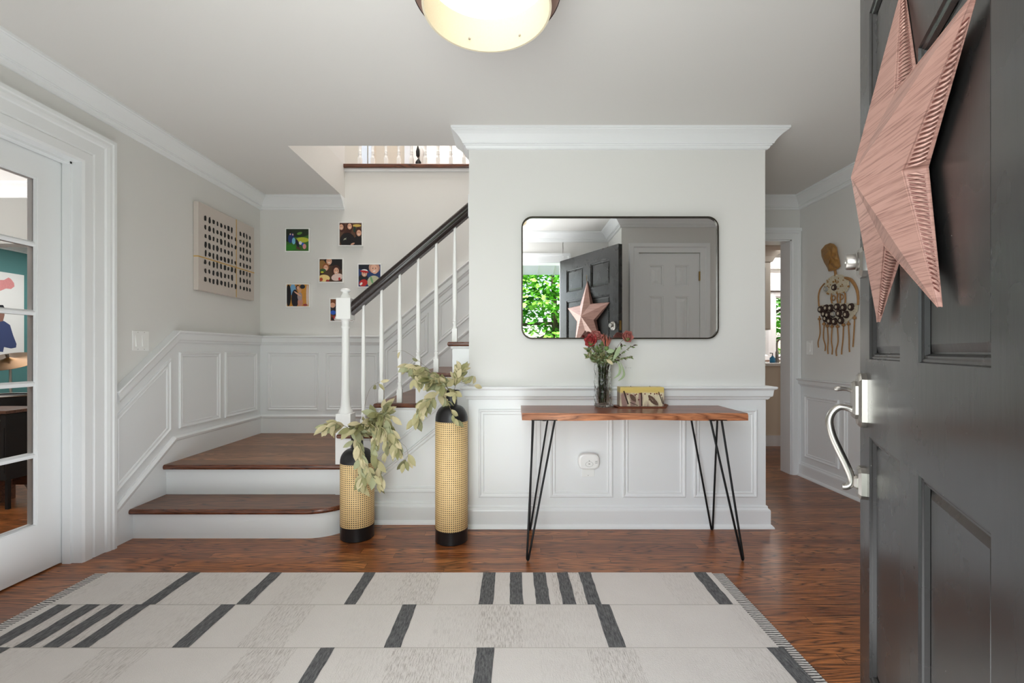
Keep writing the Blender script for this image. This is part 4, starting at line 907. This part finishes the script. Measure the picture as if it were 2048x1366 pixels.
def print_pic(label, x0,y0,x1,y1, bgc, shapes):
    a=P(x0,y1,YB-.012); b=P(x1,y0,YB-.012); t=thing('photo_print',label,'photograph',((a.x+b.x)/2,YB,a.z),'square photo tiles above the landing')
    m=MB(); m.box((a.x,YB-.016,a.z),(b.x,YB-.0005,b.z)); m.build('tile',M['white'],t,bevel=.001)
    mg=(b.x-a.x)*.05; X0,X1,Z0,Z1=a.x+mg,b.x-mg,a.z+mg,b.z-mg; mats=[pc(bgc)]; m=MB(); yy=YB-.0162
    m.add([(X0,yy,Z0),(X1,yy,Z0),(X1,yy,Z1),(X0,yy,Z1)],[(0,1,2,3)],0)
    for i,(c_,u,v,ru,rv,rot) in enumerate(shapes):
        mm=pc(c_)
        if mm not in mats: mats.append(mm)
        vs=[]; yy=YB-.0164-.00012*i
        for k in range(18):
            an=2*PI*k/18; p=math.cos(an)*ru; q=math.sin(an)*rv; uu=u+p*math.cos(rot)-q*math.sin(rot); vv_=v+p*math.sin(rot)+q*math.cos(rot)
            vs.append((X0+(X1-X0)*min(1,max(0,uu)),yy,Z0+(Z1-Z0)*min(1,max(0,vv_))))
        m.add(vs,[list(range(18))],mats.index(mm))
    m.build('printed_picture',mats,t)
SK=(222,170,142); BK=(24,20,22); BR=(70,36,28)
def face(u,v,s,hair=BR,skin=SK,rot=0,hat=None):
    L=[(hair,u,v+.03*s/.1,s*1.25,s*1.35,rot),(skin,u,v-.01,s*.82,s*1.1,rot)]
    if hat: L=[(skin,u,v,s*.85,s*1.05,rot),(hat,u,v+s*.75,s*1.0,s*.5,rot)]
    L+=[(BK,u-s*.32,v+s*.15,s*.14,s*.09,rot),(BK,u+s*.32,v+s*.15,s*.14,s*.09,rot),((250,240,236),u,v-s*.5,s*.3,s*.13,rot)]
    return L
print_pic('square photo tile of a group outdoors on green grass, top left of the tiles',570.3,455.8,620,504.5,(60,110,40),
 [((30,46,26),.5,.85,.6,.22,0),((24,34,22),.1,.7,.2,.3,0),((190,196,60),.72,.5,.3,.12,0),((90,140,50),.6,.8,.12,.06,.3),((50,130,40),.15,.15,.3,.14,0),((30,60,120),.18,.55,.09,.2,0),((40,50,110),.28,.6,.08,.22,0),((120,190,215),.34,.45,.08,.15,0),((30,30,50),.5,.35,.07,.2,.3),((230,230,235),.64,.36,.07,.08,0),((40,90,190),.75,.3,.06,.08,0),((220,150,150),.82,.2,.08,.12,0),((90,60,50),.55,.12,.12,.05,-.5),((230,190,170),.30,.74,.03,.04,0),((230,190,170),.19,.76,.03,.04,0)])
print_pic('square photo tile of three faces and a black top, top right of the tiles',677,443.7,726,492.8,(96,66,48),
 [((210,180,90),.78,.88,.2,.06,0),((30,60,50),.68,.7,.06,.14,0),(BR,.12,.8,.16,.22,0),(BR,.30,.45,.16,.45,-.5)]+face(.08,.82,.12,BR)+[(BK,.36,.22,.34,.34,0),(BR,.45,.85,.16,.22,0)]+face(.46,.85,.12,BR)+[(BK,.85,.12,.25,.28,0),((20,18,20),.86,.55,.14,.25,0)]+face(.88,.55,.13,BR)+[((200,205,180),.25,.27,.09,.015,.6),((200,205,180),.26,.27,.06,.012,-.5),(SK,.6,.05,.1,.04,.4)])
print_pic('square photo tile of three children and sweets on a table, centre of the tiles',637,516,687.4,566,(76,52,36),
 [((26,20,22),.6,.9,.4,.2,0),((26,20,22),.85,.75,.2,.25,0)]+face(.42,.92,.15,BK)+[((150,110,60),.12,.7,.18,.25,0)]+face(.28,.62,.12,(150,90,50))+[((60,90,50),.15,.5,.14,.08,0),((200,200,50),.12,.42,.07,.04,0),(BR,.72,.52,.18,.22,0)]+face(.74,.48,.14,BR)+[((226,200,190),.78,.2,.26,.16,.2),((190,50,50),.88,.12,.05,.07,0),((240,210,140),.2,.15,.26,.16,0),((180,70,50),.08,.1,.07,.08,0),((170,60,50),.36,.04,.08,.05,0)])
print_pic('square photo tile of a child in a red cap, rightmost of the tiles',715,527,763.5,575.5,(34,60,110),
 [((20,24,40),.4,.9,.5,.15,0),((20,22,28),.22,.38,.22,.18,0),((190,190,160),.7,.2,.3,.3,.3),((120,170,120),.6,.3,.05,.18,.3)]+face(.72,.8,.2,(200,150,130),(230,180,156),.3)+face(.27,.6,.15,hat=(240,238,240))+[((190,40,40),.27,.68,.2,.05,-.15),((190,40,40),.22,.16,.2,.16,.4),((240,236,230),.12,.12,.05,.08,-.7)])
print_pic('square photo tile of a person hugging a child, bottom left of the tiles',571.7,566.7,620,615,(206,144,60),
 [((120,170,210),.28,.75,.14,.28,0),((30,34,44),.72,.9,.12,.1,0),((220,200,190),.94,.5,.05,.5,0),((24,22,28),.08,.5,.12,.5,0),((26,26,38),.38,.35,.17,.42,0),(BR,.50,.86,.09,.12,0),(SK,.52,.84,.06,.09,0),((200,140,120),.62,.18,.12,.22,0),((170,150,150),.6,.45,.11,.2,0),((214,160,120),.60,.72,.08,.1,0),(SK,.5,.57,.2,.035,-.6),((150,50,60),.85,.06,.1,.05,0)])
print_pic('square photo tile partly hidden behind the newel post, lowest of the tiles',659,596,707.5,644,(120,70,40),
 [((30,28,34),.15,.5,.2,.25,0),(SK,.1,.72,.12,.12,0),((40,90,190),.12,.38,.12,.1,0),((220,214,210),.6,.1,.5,.14,0),(BK,.1,.08,.06,.09,.5),((180,50,50),.16,.16,.04,.08,0),((230,220,210),.8,.5,.25,.5,0),((200,140,80),.85,.96,.15,.06,0),(BK,.82,.08,.03,.03,0),((90,90,90),.93,.12,.04,.05,.5)])

# ---------------------------------------------------------------- ceiling lamp
LX,LY=-.082,1.494; zb=EYE+1.12
cl=thing('ceiling_light','round drum ceiling light with a cream inner shade inside a dark bronze outer band','ceiling light',(LX,LY,zb))
m=MB(); m.lathe([(.2115,zb),(.210,zb+.003),(.210,zb+.128),(.206,zb+.128),(.206,zb+.003),(.2045,zb),(.2115,zb)],(LX,LY,0),96,caps=False); m.build('inner_shade',M['shade'],cl)
m=MB(); m.lathe([(.2405,EYE+1.17),(.2425,EYE+1.17),(.2425,EYE+1.285),(.2405,EYE+1.285),(.2405,EYE+1.17)],(LX,LY,0),96,caps=False); m.build('outer_band',M['bronze'],cl)
m=MB(); m.lathe([(.2400,EYE+1.172),(.2400,EYE+1.283),(.2396,EYE+1.283),(.2396,EYE+1.172),(.2400,EYE+1.172)],(LX,LY,0),96,caps=False); m.build('band_lining',M['pinkshade'],cl)
m=MB(); m.lathe([(.001,zb+.1195),(.2058,zb+.1195),(.2058,zb+.122),(.001,zb+.122)],(LX,LY,0),64); m.build('diffuser',M['lit'],cl)
m=MB(); m.lathe([(.07,ZC-.008),(.07,ZC),(.07,ZC)],(LX,LY,0),32); m.lathe([(.02,zb+.122),(.02,ZC)],(LX,LY,0),16)
for k in range(3):
    a=2*PI*k/3+.5; m.tube([(LX+.2*math.cos(a),LY+.2*math.sin(a),zb+.125),(LX+.24*math.cos(a),LY+.24*math.sin(a),zb+.125)],.004,6)
m.build('canopy',M['bronze'],cl)
for dx,dy in ((-.075,.190),(.11,.173)):
    m=MB(); m.lathe([(.001,0),(.004,.001),(.004,.006),(.001,.007)],(LX+dx,LY+dy,zb+.035),8); m.build('shade_screw',M['nickel'],cl)

# ---------------------------------------------------------------- star on the door
sc_t,sc_z,SR=.488,1.412,.350
sr=thing('barn_star','large pink copper five pointed metal star hanging on the black front door','star',tuple(T(sc_t,0,sc_z-SR)))
tips=[];vals=[]
for k in range(5):
    a=PI/2+2*PI*k/5; tips.append((SR*math.cos(a),SR*math.sin(a))); b=a+PI/5; vals.append((SR*.40*math.cos(b),SR*.40*math.sin(b)))
qa,qr=.086,.034
m=MB(); rp=MB(); gr=MB(); NRM=(T(0,1,0)-T(0,0,0)).normalized()
for k in range(5):
    for tip,val in ((tips[k],vals[k]),(tips[k],vals[k-1])):
        qt=.010
        ap=T(sc_t,qa,sc_z); tp=T(sc_t+tip[0],.007,sc_z+tip[1]); vp=T(sc_t+val[0],qr,sc_z+val[1])
        tpb=T(sc_t+tip[0],.002,sc_z+tip[1]); vpb=T(sc_t+val[0]*1.03,.002,sc_z+val[1]*1.03)
        m.add([ap,tp,vp,tpb,vpb],[(0,1,2),(1,3,4,2)])
        e=(tp-vp).normalized(); L=(tp-vp).length; out_=e.cross(NRM).normalized()
        if out_.dot(vp-ap)<0: out_=-out_
        rp.tube([vp+out_*.0005,tp],[.0016,.001],6); rp.tube([vpb+out_*.001,tpb],[.0016,.001],6)
        nb=25
        for i in range(nb):
            u0=.02+.86*i/nb; u1=u0+.045
            a0=vp.lerp(tp,u0); a1=vpb.lerp(tpb,u1); p0=a0.lerp(a1,.14)+out_*.0008; p1=a0.lerp(a1,.86)+out_*.0008
            gr.tube([p0,(p0+p1)/2+out_*.0022,p1],[.0010,.0030*(1-.4*u0),.0010],6)
            b0=vp.lerp(tp,u0+.017); b1=vpb.lerp(tpb,u1+.017); gr.tube([b0.lerp(b1,.16)+out_*.0004,b0.lerp(b1,.84)+out_*.0004],.0011,4,mi=1)
m.build('star_body',M['star'],sr); rp.build('edge_bead',M['star'],sr); gr.build('rope_border',[M['star'],M['stard']],sr)
m=MB()
for k in range(5):
    c=T(sc_t,.012,sc_z+SR+.004+k*.011); 
    m.tube([c+V((0,0,.007))*math.cos(a)+(T(1,0,0)-T(0,0,0) if k%2 else T(0,1,0)-T(0,0,0))*.004*math.sin(a) for a in [2*PI*i/10 for i in range(11)]],.0012,5)
m.tube([T(sc_t,0,sc_z+SR+.058),T(sc_t,.014,sc_z+SR+.058),T(sc_t,.016,sc_z+SR+.066)],.0018,6)
m.build('hanging_chain',M['brass'],sr)

# ---------------------------------------------------------------- skull-like assemblage on the right wall
def WR(x,y,q=0.0):
    Y=(XR-q)*F/(x-1024); return V((XR-q,Y,pz(y,Y)))
sk_=thing('wall_sculpture','handmade wall sculpture of an amber head, beaded body and hanging twig fringe','sculpture',tuple(WR(1676,712)))
out=[(1650,490),(1660,486),(1668,488),(1674,495),(1676,507),(1679,520),(1681,533),(1675,538),(1669,541),(1657,543),(1654,535),(1648,525),(1643,513),(1642,500)]
m=MB(); c=(1662,514); n=len(out); vs=[]
for s,q in ((1,.002),(1.0,.018),(.8,.034),(.45,.044)):
    for i,(x,y) in enumerate(out): vs.append(WR(c[0]+(x-c[0])*s,c[1]+(y-c[1])*s,q+(.006*math.sin(i*2.4+s*5) if s<1 else 0)))
vs.append(WR(c[0],c[1],.046)); L4=len(vs)-1
m.add(vs,[(r*n+i,r*n+(i+1)%n,(r+1)*n+(i+1)%n,(r+1)*n+i) for r in range(3) for i in range(n)]+[(3*n+i,3*n+(i+1)%n,L4) for i in range(n)]+[list(range(n))],None,False); m.build('head',M['clayhead'],sk_)
m=MB(); m.tube([WR(1670,541,.012),WR(1671,547,.012),WR(1671,552,.012)],.009,8); m.build('neck',M['twig'],sk_)
def dsk(mb,x,y,r,q,mi,hole=None,h=.006):
    c=WR(x,y,q); n_=14; A=[c+V((0,r*math.cos(2*PI*k/n_),r*math.sin(2*PI*k/n_))) for k in range(n_)]; B=[a+V((-h,0,0)) for a in A]; B=[(c+V((-h,0,0)))+(b-(c+V((-h,0,0))))*.85 for b in B]
    mb.add(A+B,[list(range(n_,2*n_))]+[(k,(k+1)%n_,n_+(k+1)%n_,n_+k) for k in range(n_)],mi)
    if hole is not None:
        A=[c+V((-h-.001,r*.42*math.cos(2*PI*k/n_),r*.42*math.sin(2*PI*k/n_))) for k in range(n_)]; mb.add(A,[list(range(n_))],hole)
def blob(poly,q,mat,name):
    m=MB(); A=[WR(x,y,.002) for x,y in poly]; B=[WR(x,y,q) for x,y in poly]; n_=len(poly); m.add(A+B,[list(range(n_))[::-1],list(range(n_,2*n_))]+[(k,(k+1)%n_,n_+(k+1)%n_,n_+k) for k in range(n_)]); return m.build(name,mat,sk_)
body=[(1649,572),(1652,563),(1660,554),(1670,549),(1682,549),(1692,554),(1698,562),(1699,573),(1694,583),(1682,586),(1668,588),(1657,590),(1650,585)]
blob(body,.014,M['shell'],'beaded_torso')
lower=[(1637,617),(1640,611),(1655,609),(1675,606),(1695,606),(1712,607),(1717,612),(1716,622),(1708,632),(1698,641),(1686,648),(1672,649),(1658,646),(1648,638),(1640,628)]
blob(lower,.014,M['shell'],'beaded_basket')
rr=random.Random(9); m=MB()
def inside(poly,x,y):
    c_=False; j=len(poly)-1
    for i in range(len(poly)):
        xi,yi=poly[i];xj,yj=poly[j]
        if (yi>y)!=(yj>y) and x<(xj-xi)*(y-yi)/(yj-yi)+xi: c_=not c_
        j=i
    return c_
for k in range(150):
    x=rr.uniform(1648,1700); y=rr.uniform(548,590)
    if inside(body,x,y): dsk(m,x,y,rr.uniform(.004,.008),.014,rr.choice([0,0,0,1]),None,rr.uniform(.003,.007))
for k in range(90):
    x=rr.uniform(1636,1718); y=rr.uniform(604,650)
    if inside(lower,x,y) and (x>1700 or y<612 or rr.random()<.3): dsk(m,x,y,rr.uniform(.004,.007),.014,0,None,.005)
BM=[M['shell'],M['clayhead'],M['dark_disc'],M['grey']]
bd=m.build('small_beads',BM,sk_); bd['kind']='stuff'
def disc1(*a):
    m=MB(); dsk(m,*a); m.build('seed_disc',BM,sk_)
disc1(1669,575,.026,.018,2,0,.010); disc1(1652,578,.022,.018,3,0,.009)
for x,y in ((1642,619),(1653,616),(1662,616),(1675,614),(1688,615),(1703,614),(1649,628),(1656,630),(1666,628),(1679,627),(1693,629),(1652,637),(1660,642),(1670,643),(1683,641)): disc1(x,y,.029,.017,2,0,.012)
disc1(1667,628,.020,.028,3,0,.006)
m=MB()
for x in (1664,1676,1680,1690): m.tube([WR(x,586,.010),WR(x-2 if x<1678 else x+1,597,.010),WR(x,607,.010)],.006,6)
for x,y in ((1667,596),(1683,594)): m.tube([WR(x,y,.012)+V((0,.018*math.cos(a),.018*math.sin(a))) for a in [2*PI*k/12 for k in range(13)]],.004,6)
m.build('neck_rings',M['twig'],sk_)
m=MB(); m.tube(smooth_path([WR(1649,567,.01),WR(1641,577,.01),WR(1637,592,.01),WR(1638,613,.01)],4),.006,6); m.build('arm',M['twig'],sk_)
m=MB(); m.tube(smooth_path([WR(1688,555,.01),WR(1702,560,.01),WR(1712,575,.01),WR(1716,592,.01),WR(1716,610,.01)],4),[.006,.009,.011,.012,.012,.011,.011,.010,.010,.009,.009,.008,.008,.008,.007,.007,.007][:17],8); m.build('arm',M['twig'],sk_)
for k,(xt,yt,xb,yb) in enumerate([(1639,638,1637,695),(1648,648,1650,702),(1655,652,1656,708),(1664,653,1664,709),(1675,653,1673,712),(1687,650,1683,709),(1697,648,1699,704),(1709,636,1706,694)]):
    m=MB(); w_=(-1)**k*1.2; m.tube(smooth_path([WR(xt,yt-6,.012),WR(xt,yt+4,.012),WR(xt+w_,(yt+yb)/2,.011),WR(xb-w_*.6,yb*.8+yt*.2,.010),WR(xb,yb,.010)],4),.0048,6)
    m.lathe([(.001,-.012),(.012,-.006),(.013,0),(.010,.008),(.001,.012)],tuple(WR(xt,yt,.014)),8); m.build('hanging_twig',M['twig'],sk_)

# ---------------------------------------------------------------- kitchen beyond
slab('wall_kitchen_far',[((1.0,8.0,0),(4.28,8.1,2.6)),((4.28,8.0,0),(7.0,8.1,.98)),((4.28,8.0,2.03),(7.0,8.1,2.6)),((4.50,8.0,.98),(4.62,8.1,2.03)),((5.5,8.0,.98),(7.0,8.1,2.03))],M['wall'])
slab('wall_kitchen_side',[((6.9,YB+.13,0),(7.0,8.0,2.6)),((XR+.14,YB,0),(7.0,YB+.13,2.6)),((1.0,YB+.13,0),(1.1,8.0,2.6))],M['wall'])
slab('ceiling_kitchen',[((1.0,YB,2.5),(7.0,8.1,2.6))],M['ceil'])
slab('trim_19',[((1.1,6.7,2.28),(6.9,6.85,2.5)),((1.1,7.9,2.12),(6.9,8.0,2.2))],M['trim'])
def window(name,x0,x1,z0,z1,y,nx,nz):
    e=sempty(name,((x0+x1)/2,y,z0)); m=MB()
    m.frame([(x0,y-.01,z0),(x1,y-.01,z0),(x1,y-.01,z1),(x0,y-.01,z1)],NB,[(-.07,-.01),(-.07,.02),(0,.012),(.03,-.02),(.03,-.04),(0,-.04)]); m.build('window_frame',M['trim'],e)
    m=MB()
    for k in range(1,nx): xx=x0+(x1-x0)*k/nx; m.box((xx-.012,y+.02,z0),(xx+.012,y+.04,z1))
    for k in range(1,nz): zz=z0+(z1-z0)*k/nz; m.box((x0,y+.02,zz-.014),(x1,y+.04,zz+.014))
    if m.v: m.build('glazing_bars',M['trim'],e)
    m=MB(); m.box((x0,y+.028,z0),(x1,y+.032,z1)); m.build('glass_pane',M['glass'],e)
window('window_1',4.62,5.5,.98,2.03,8.0,2,3); window('window_2',4.28,4.50,.98,2.03,8.0,1,3)
ki=thing('kitchen_peninsula','beige panelled kitchen peninsula with a pale counter seen through the doorway','counter',(3.0,5.4,0))
m=MB(); m.box((2.2,5.11,0),(4.6,5.7,.895)); m.build('body',M['beige'],ki)
m=MB(); m.box((2.2,5.095,0),(4.6,5.11,.115)); m.box((2.2,5.09,.10),(4.6,5.11,.118)); m.build('skirting',M['trim'],ki)
m=MB(); m.box((2.15,5.06,.895),(4.65,5.75,.93)); m.build('countertop',M['stone'],ki,bevel=.005)
fa=thing('kitchen_faucet','tall brushed gooseneck faucet on the kitchen counter','faucet',(px(1554,5.4),5.4,.93))
m=MB(); bxp=px(1554,5.4); m.lathe([(.026,.93),(.026,.96),(.018,.97),(.016,1.06)],(bxp,5.4,0),16); m.tube([(bxp,5.4,1.05)]+[(bxp+.045-.045*math.cos(a),5.4,1.15+.055*math.sin(a)) for a in [PI*k/10 for k in range(11)]]+[(bxp+.09,5.4,1.12)],.011,10); m.build('spout',M['nickel'],fa)
m=MB(); m.tube([(bxp+.09,5.4,1.125),(bxp+.093,5.4,1.06)],.015,10); m.build('spray_head',M['nickel'],fa)
m=MB(); m.tube([(bxp+.015,5.4,.985),(bxp+.07,5.36,1.01)],.006,8); m.build('lever',M['nickel'],fa)
so=thing('soap_bottle','blue soap bottle on the kitchen counter left of the faucet','bottle',(px(1545,5.35),5.35,.93))
m=MB(); m.lathe([(.028,.93),(.030,.94),(.030,.985),(.012,1.0),(.010,1.01)],(px(1545,5.35),5.35,0),16); m.build('bottle_body',M['blue'],so)
m=MB(); m.tube([(px(1545,5.35),5.35,1.01),(px(1545,5.35),5.35,1.04),(px(1545,5.35)-.03,5.35,1.04)],.005,8); m.build('pump',M['black'],so)
kc=thing('kitchen_wall_cabinet','greige kitchen wall cabinet with crown at the left of the doorway view','cabinet',(3.2,6.5,1.36))
cxr=px(1541,6.3)
m=MB(); m.box((2.6,6.3,1.36),(cxr,6.65,2.30)); m.build('body',M['greige'],kc)
m=MB(); m.frame([(2.62,6.3,1.38),(cxr-.02,6.3,1.38),(cxr-.02,6.3,2.28),(2.62,6.3,2.28)],NB,[(0,0),(0,.018),(.06,.018),(.065,.008),(.065,0)]); m.build('door',M['greige'],kc)
m=MB(); m.sweep([(cxr,6.65,2.5),(cxr,6.3,2.5),(2.6,6.3,2.5)][::-1],DN,[(0,0),(.14,0),(.14,.02),(.05,.13),(.02,.2),(0,.2)]); m.build('crown',M['greige'],kc)

# ---------------------------------------------------------------- music room beyond the french doors
slab('wall_music_far',[((-6.3,2.0,0),(-6.16,6.6,2.5)),((-6.3,6.4,0),(XL-.16,6.5,2.5))],M['teal'])
slab('wall_music_side',[((-6.3,YF-.2,0),(-6.16,2.0,2.5)),((-6.16,YF-.2,0),(XL-.16,YF-.1,2.5)),((XL-.2,YB+.0,0),(XL-.15,6.5,2.5))],M['wall'])
slab('wall_music_header',[((-6.16,3.67,1.93),(XL-.16,3.80,2.40)),((-6.16,3.67,0),(-5.9,3.80,1.93))],M['grey'])
slab('ceiling_music',[((-6.3,YF-.2,2.40),(XL-.16,6.5,2.5))],M['white'])
m=MB(); m.sweep([(-6.16,3.67,2.40),(XL-.16,3.67,2.40)],DN,CROWN); m.sweep([(-6.16,3.8,2.40),(-6.16,6.4,2.40)],DN,CROWN); m.box((-6.16,3.8,0),(-6.14,6.4,.12)); struct(m.build('trim_20',M['trim']))
po=thing('art_poster','white poster of a blue figure under a pink cloud on the teal wall','poster',(-6.15,5.2,1.0))
m=MB(); m.box((-6.158,4.75,1.0),(-6.145,5.73,2.02)); m.build('sheet',M['white'],po)
def PP(x,y):
    X=-6.144; Y=X*F/(x-1024); return V((X,Y,pz(y,Y)))
m=MB()
def pol(pts,mi): m.add([PP(x,y)+V((.0004*mi,0,0)) for x,y in pts],[list(range(len(pts)))],mi)
pol([(-20,570),(-4,560),(8,560),(17,555),(22,558),(28,566),(29,573),(22,578),(12,577),(0,582),(-12,580)],0)
pol([(-30,700),(-28,650),(-12,640),(8,642),(20,650),(26,670),(33,688),(32,695),(22,697),(8,694),(6,704)],1)
pol([(-4,618),(2,612),(8,616),(9,630),(6,642),(-2,644),(-6,632)],2); pol([(-6,618),(-2,610),(6,610),(9,616),(2,616)],3)
m.build('printed_picture',[pc((226,150,150)),pc((70,78,120)),pc((150,110,96)),pc((40,34,40))],po)
cy=thing('cymbal','bronze cymbal tilted on its chrome stand beyond the french door glass','cymbal',(-4.05,3.66,0))
cc=V((-4.47,4.04,EYE-.075)); nrm=V((.12,-.40,1)).normalized(); a_=nrm.orthogonal().normalized(); b_=nrm.cross(a_)
cy.location=(cc.x,cc.y,0); OFF[cy.name]=V((cc.x,cc.y,0))
m=MB(); pr=[(.205,-.012),(.15,-.004),(.07,.004),(.035,.012),(.012,.024),(.004,.026)]; n=40; vs=[]
for r_,h_ in pr: vs+=[cc+(a_*math.cos(2*PI*k/n)+b_*math.sin(2*PI*k/n))*r_+nrm*h_ for k in range(n)]
vs2=[v-nrm*.0015 for v in vs]; nn=len(vs)
m.add(vs+vs2,[(i*n+k,i*n+(k+1)%n,(i+1)*n+(k+1)%n,(i+1)*n+k) for i in range(5) for k in range(n)]+[(nn+i*n+k,nn+i*n+(k+1)%n,nn+(i+1)*n+(k+1)%n,nn+(i+1)*n+k) for i in range(5) for k in range(n)]+[(k,(k+1)%n,nn+(k+1)%n,nn+k) for k in range(n)],None,True); m.build('disc',M['cymbal'],cy)
m=MB(); m.tube([cc+nrm*.03,cc+nrm*.06],.012,10); m.tube([cc+nrm*.03,cc-nrm*.05,cc+V((.04,-.02,-.25)),(cc.x+.05,cc.y,.3),(cc.x+.05,cc.y,.12)],.010,8)
for k in range(3): a=2*PI*k/3; m.tube([(cc.x+.05,cc.y,.3),(cc.x+.05+.25*math.cos(a),cc.y+.25*math.sin(a),.006)],.008,6)
m.build('stand',M['nickel'],cy)
dr_=thing('snare_drum','black drum with chrome rim behind the wooden cabinet in the next room','drum',(-3.92,3.55,0))
m=MB(); m.lathe([(.16,.58),(.16,.72)],(-3.92,3.5,0),32); m.build('shell',M['amp'],dr_)
m=MB(); m.lathe([(.165,.715),(.17,.72),(.165,.73),(.150,.728),(.165,.715)],(-3.92,3.5,0),32,caps=False); m.build('rim',M['nickel'],dr_)
m=MB(); m.tube([(-3.92,3.5,.58),(-3.92,3.5,.25)],.012,8)
for k in range(3): a=2*PI*k/3; m.tube([(-3.92,3.5,.3),(-3.92+.2*math.cos(a),3.5+.2*math.sin(a),.006)],.008,6)
m.build('stand',M['nickel'],dr_)
ca=thing('wooden_cabinet','brown wooden open cabinet with a black amplifier inside beyond the french door','cabinet',(-3.7,3.2,0))
m=MB(); m.box((-4.3,3.02,.645),(-3.36,3.30,.665)); m.box((-3.63,3.02,0),(-3.60,3.30,.645)) ; m.box((-4.3,3.28,.1),(-3.4,3.30,.645)); m.build('carcass',M['cabwood'],ca)
am=thing('amplifier','black speaker amplifier standing under the wooden cabinet top in the next room','amplifier',(-3.5,3.16,0))
m=MB(); m.box((-3.595,3.03,.2),(-3.37,3.27,.64)); m.box((-3.58,3.05,0),(-3.56,3.07,.2));m.box((-3.40,3.05,0),(-3.38,3.07,.2)); m.build('body',M['amp'],am)
m=MB(); m.box((-3.585,3.026,.25),(-3.38,3.030,.55)); m.build('grille',M['amp'],am)
m=MB(); m.lathe([(.012,0),(.012,.012)],(-3.42,3.018,.60),12,axis='y'); m.build('knob',M['nickel'],am)

# ---------------------------------------------------------------- outside, seen in the mirror and windows
slab('floor_porch',[((-1.8,-1.4,-.14),(1.8,YF-.14,-.02))],M['porch'])
lw=MB(); lw.box((-25,-25,-.6),(25,YF-2,-.5)); lw.box((-25,8.3,-.6),(25,30,-.5)); struct(lw.build('floor_lawn',M['lawn']))
slab('trim_21',[((-2.5,YF-.3,2.66),(2.7,YF-.14,2.9))],M['white'])
aw=thing('porch_awning','white ribbed porch awning above the front door seen in the mirror','awning',(0,-.4,2.1))
m=MB(); m.add([(-1.5,.24,2.44),(1.6,.24,2.44),(1.6,-1.05,2.155),(-1.5,-1.05,2.155),(-1.5,.24,2.46),(1.6,.24,2.46),(1.6,-1.05,2.175),(-1.5,-1.05,2.175)],[(0,1,2,3),(4,5,6,7),(0,1,5,4),(1,2,6,5),(2,3,7,6),(3,0,4,7)]); m.build('panel',M['awn'],aw)
for k in range(14):
    x=-1.4+k*.22; m=MB(); m.hexa([(x,.24,2.425),(x+.02,.24,2.425),(x+.02,-1.05,2.14),(x,-1.05,2.14),(x,.24,2.44),(x+.02,.24,2.44),(x+.02,-1.05,2.155),(x,-1.05,2.155)]); r_=m.build('rib',M['white'],aw)
    m=MB(); m.lathe([(.010,2.128),(.010,2.14)],(x+.01,-1.03,0),8); m.build('bolt',M['black'],r_)
def tree(label, c, rad3, nleaf, seed, size, name='maple_tree'):
    rr=random.Random(seed); c=V(c); t=thing(name,label,'tree',(c.x,c.y,-.5)); m=MB()
    m.tube([(c.x,c.y,-.5),(c.x+.1,c.y,c.z*.5),(c.x,c.y,c.z+rad3[2]*.5)],[.14,.11,.04],10)
    for k in range(12):
        a=rr.uniform(0,2*PI); m.tube([(c.x,c.y,c.z*rr.uniform(.3,1.1)),(c.x+rad3[0]*.8*math.cos(a),c.y+rad3[1]*.8*math.sin(a),c.z+rad3[2]*rr.uniform(-.4,.7))],[.04,.01],6)
    m.build('trunk',M['bark'],t)
    lf=MB()
    cl_=[]
    for k in range(nleaf//28):
        while True:
            p=V((rr.uniform(-1,1),rr.uniform(-1,1),rr.uniform(-1,1)))
            if .35<p.length<1: break
        cl_.append(c+V((p.x*rad3[0],p.y*rad3[1],p.z*rad3[2])))
    for q in cl_:
        tone=rr.randrange(3)
        for k in range(28):
            p=q+V((rr.gauss(0,.16),rr.gauss(0,.16),rr.gauss(0,.05)))*(size/.1)
            d=V((rr.uniform(-1,1),rr.uniform(-1,1),rr.uniform(-.7,.1))).normalized(); nr=V((rr.uniform(-.4,.4),rr.uniform(-.2,.6),1)).normalized()
            s=d.cross(nr).normalized(); L=size*rr.uniform(.7,1.3); w_=L*.5
            # five lobed leaf outline
            lf.add([p,p+d*L*.2+s*w_*.9,p+d*L*.45+s*w_*.45,p+d*L*.75+s*w_*.7,p+d*L,p+d*L*.75-s*w_*.7,p+d*L*.45-s*w_*.45,p+d*L*.2-s*w_*.9],[(0,1,2,3,4,5,6,7)],tone if rr.random()<.7 else rr.randrange(3))
    lf.build('foliage',[M['tree0'],M['tree1'],M['tree2']],t)
tree('bright green leafy maple outside the front door reflected in the mirror',(.9,-4.6,1.6),(2.4,1.3,2.3),15000,1,.11)
tree('green leafy tree outside the kitchen window',(7.0,12.5,2.0),(2.6,1.5,2.6),6000,2,.15,'garden_tree')
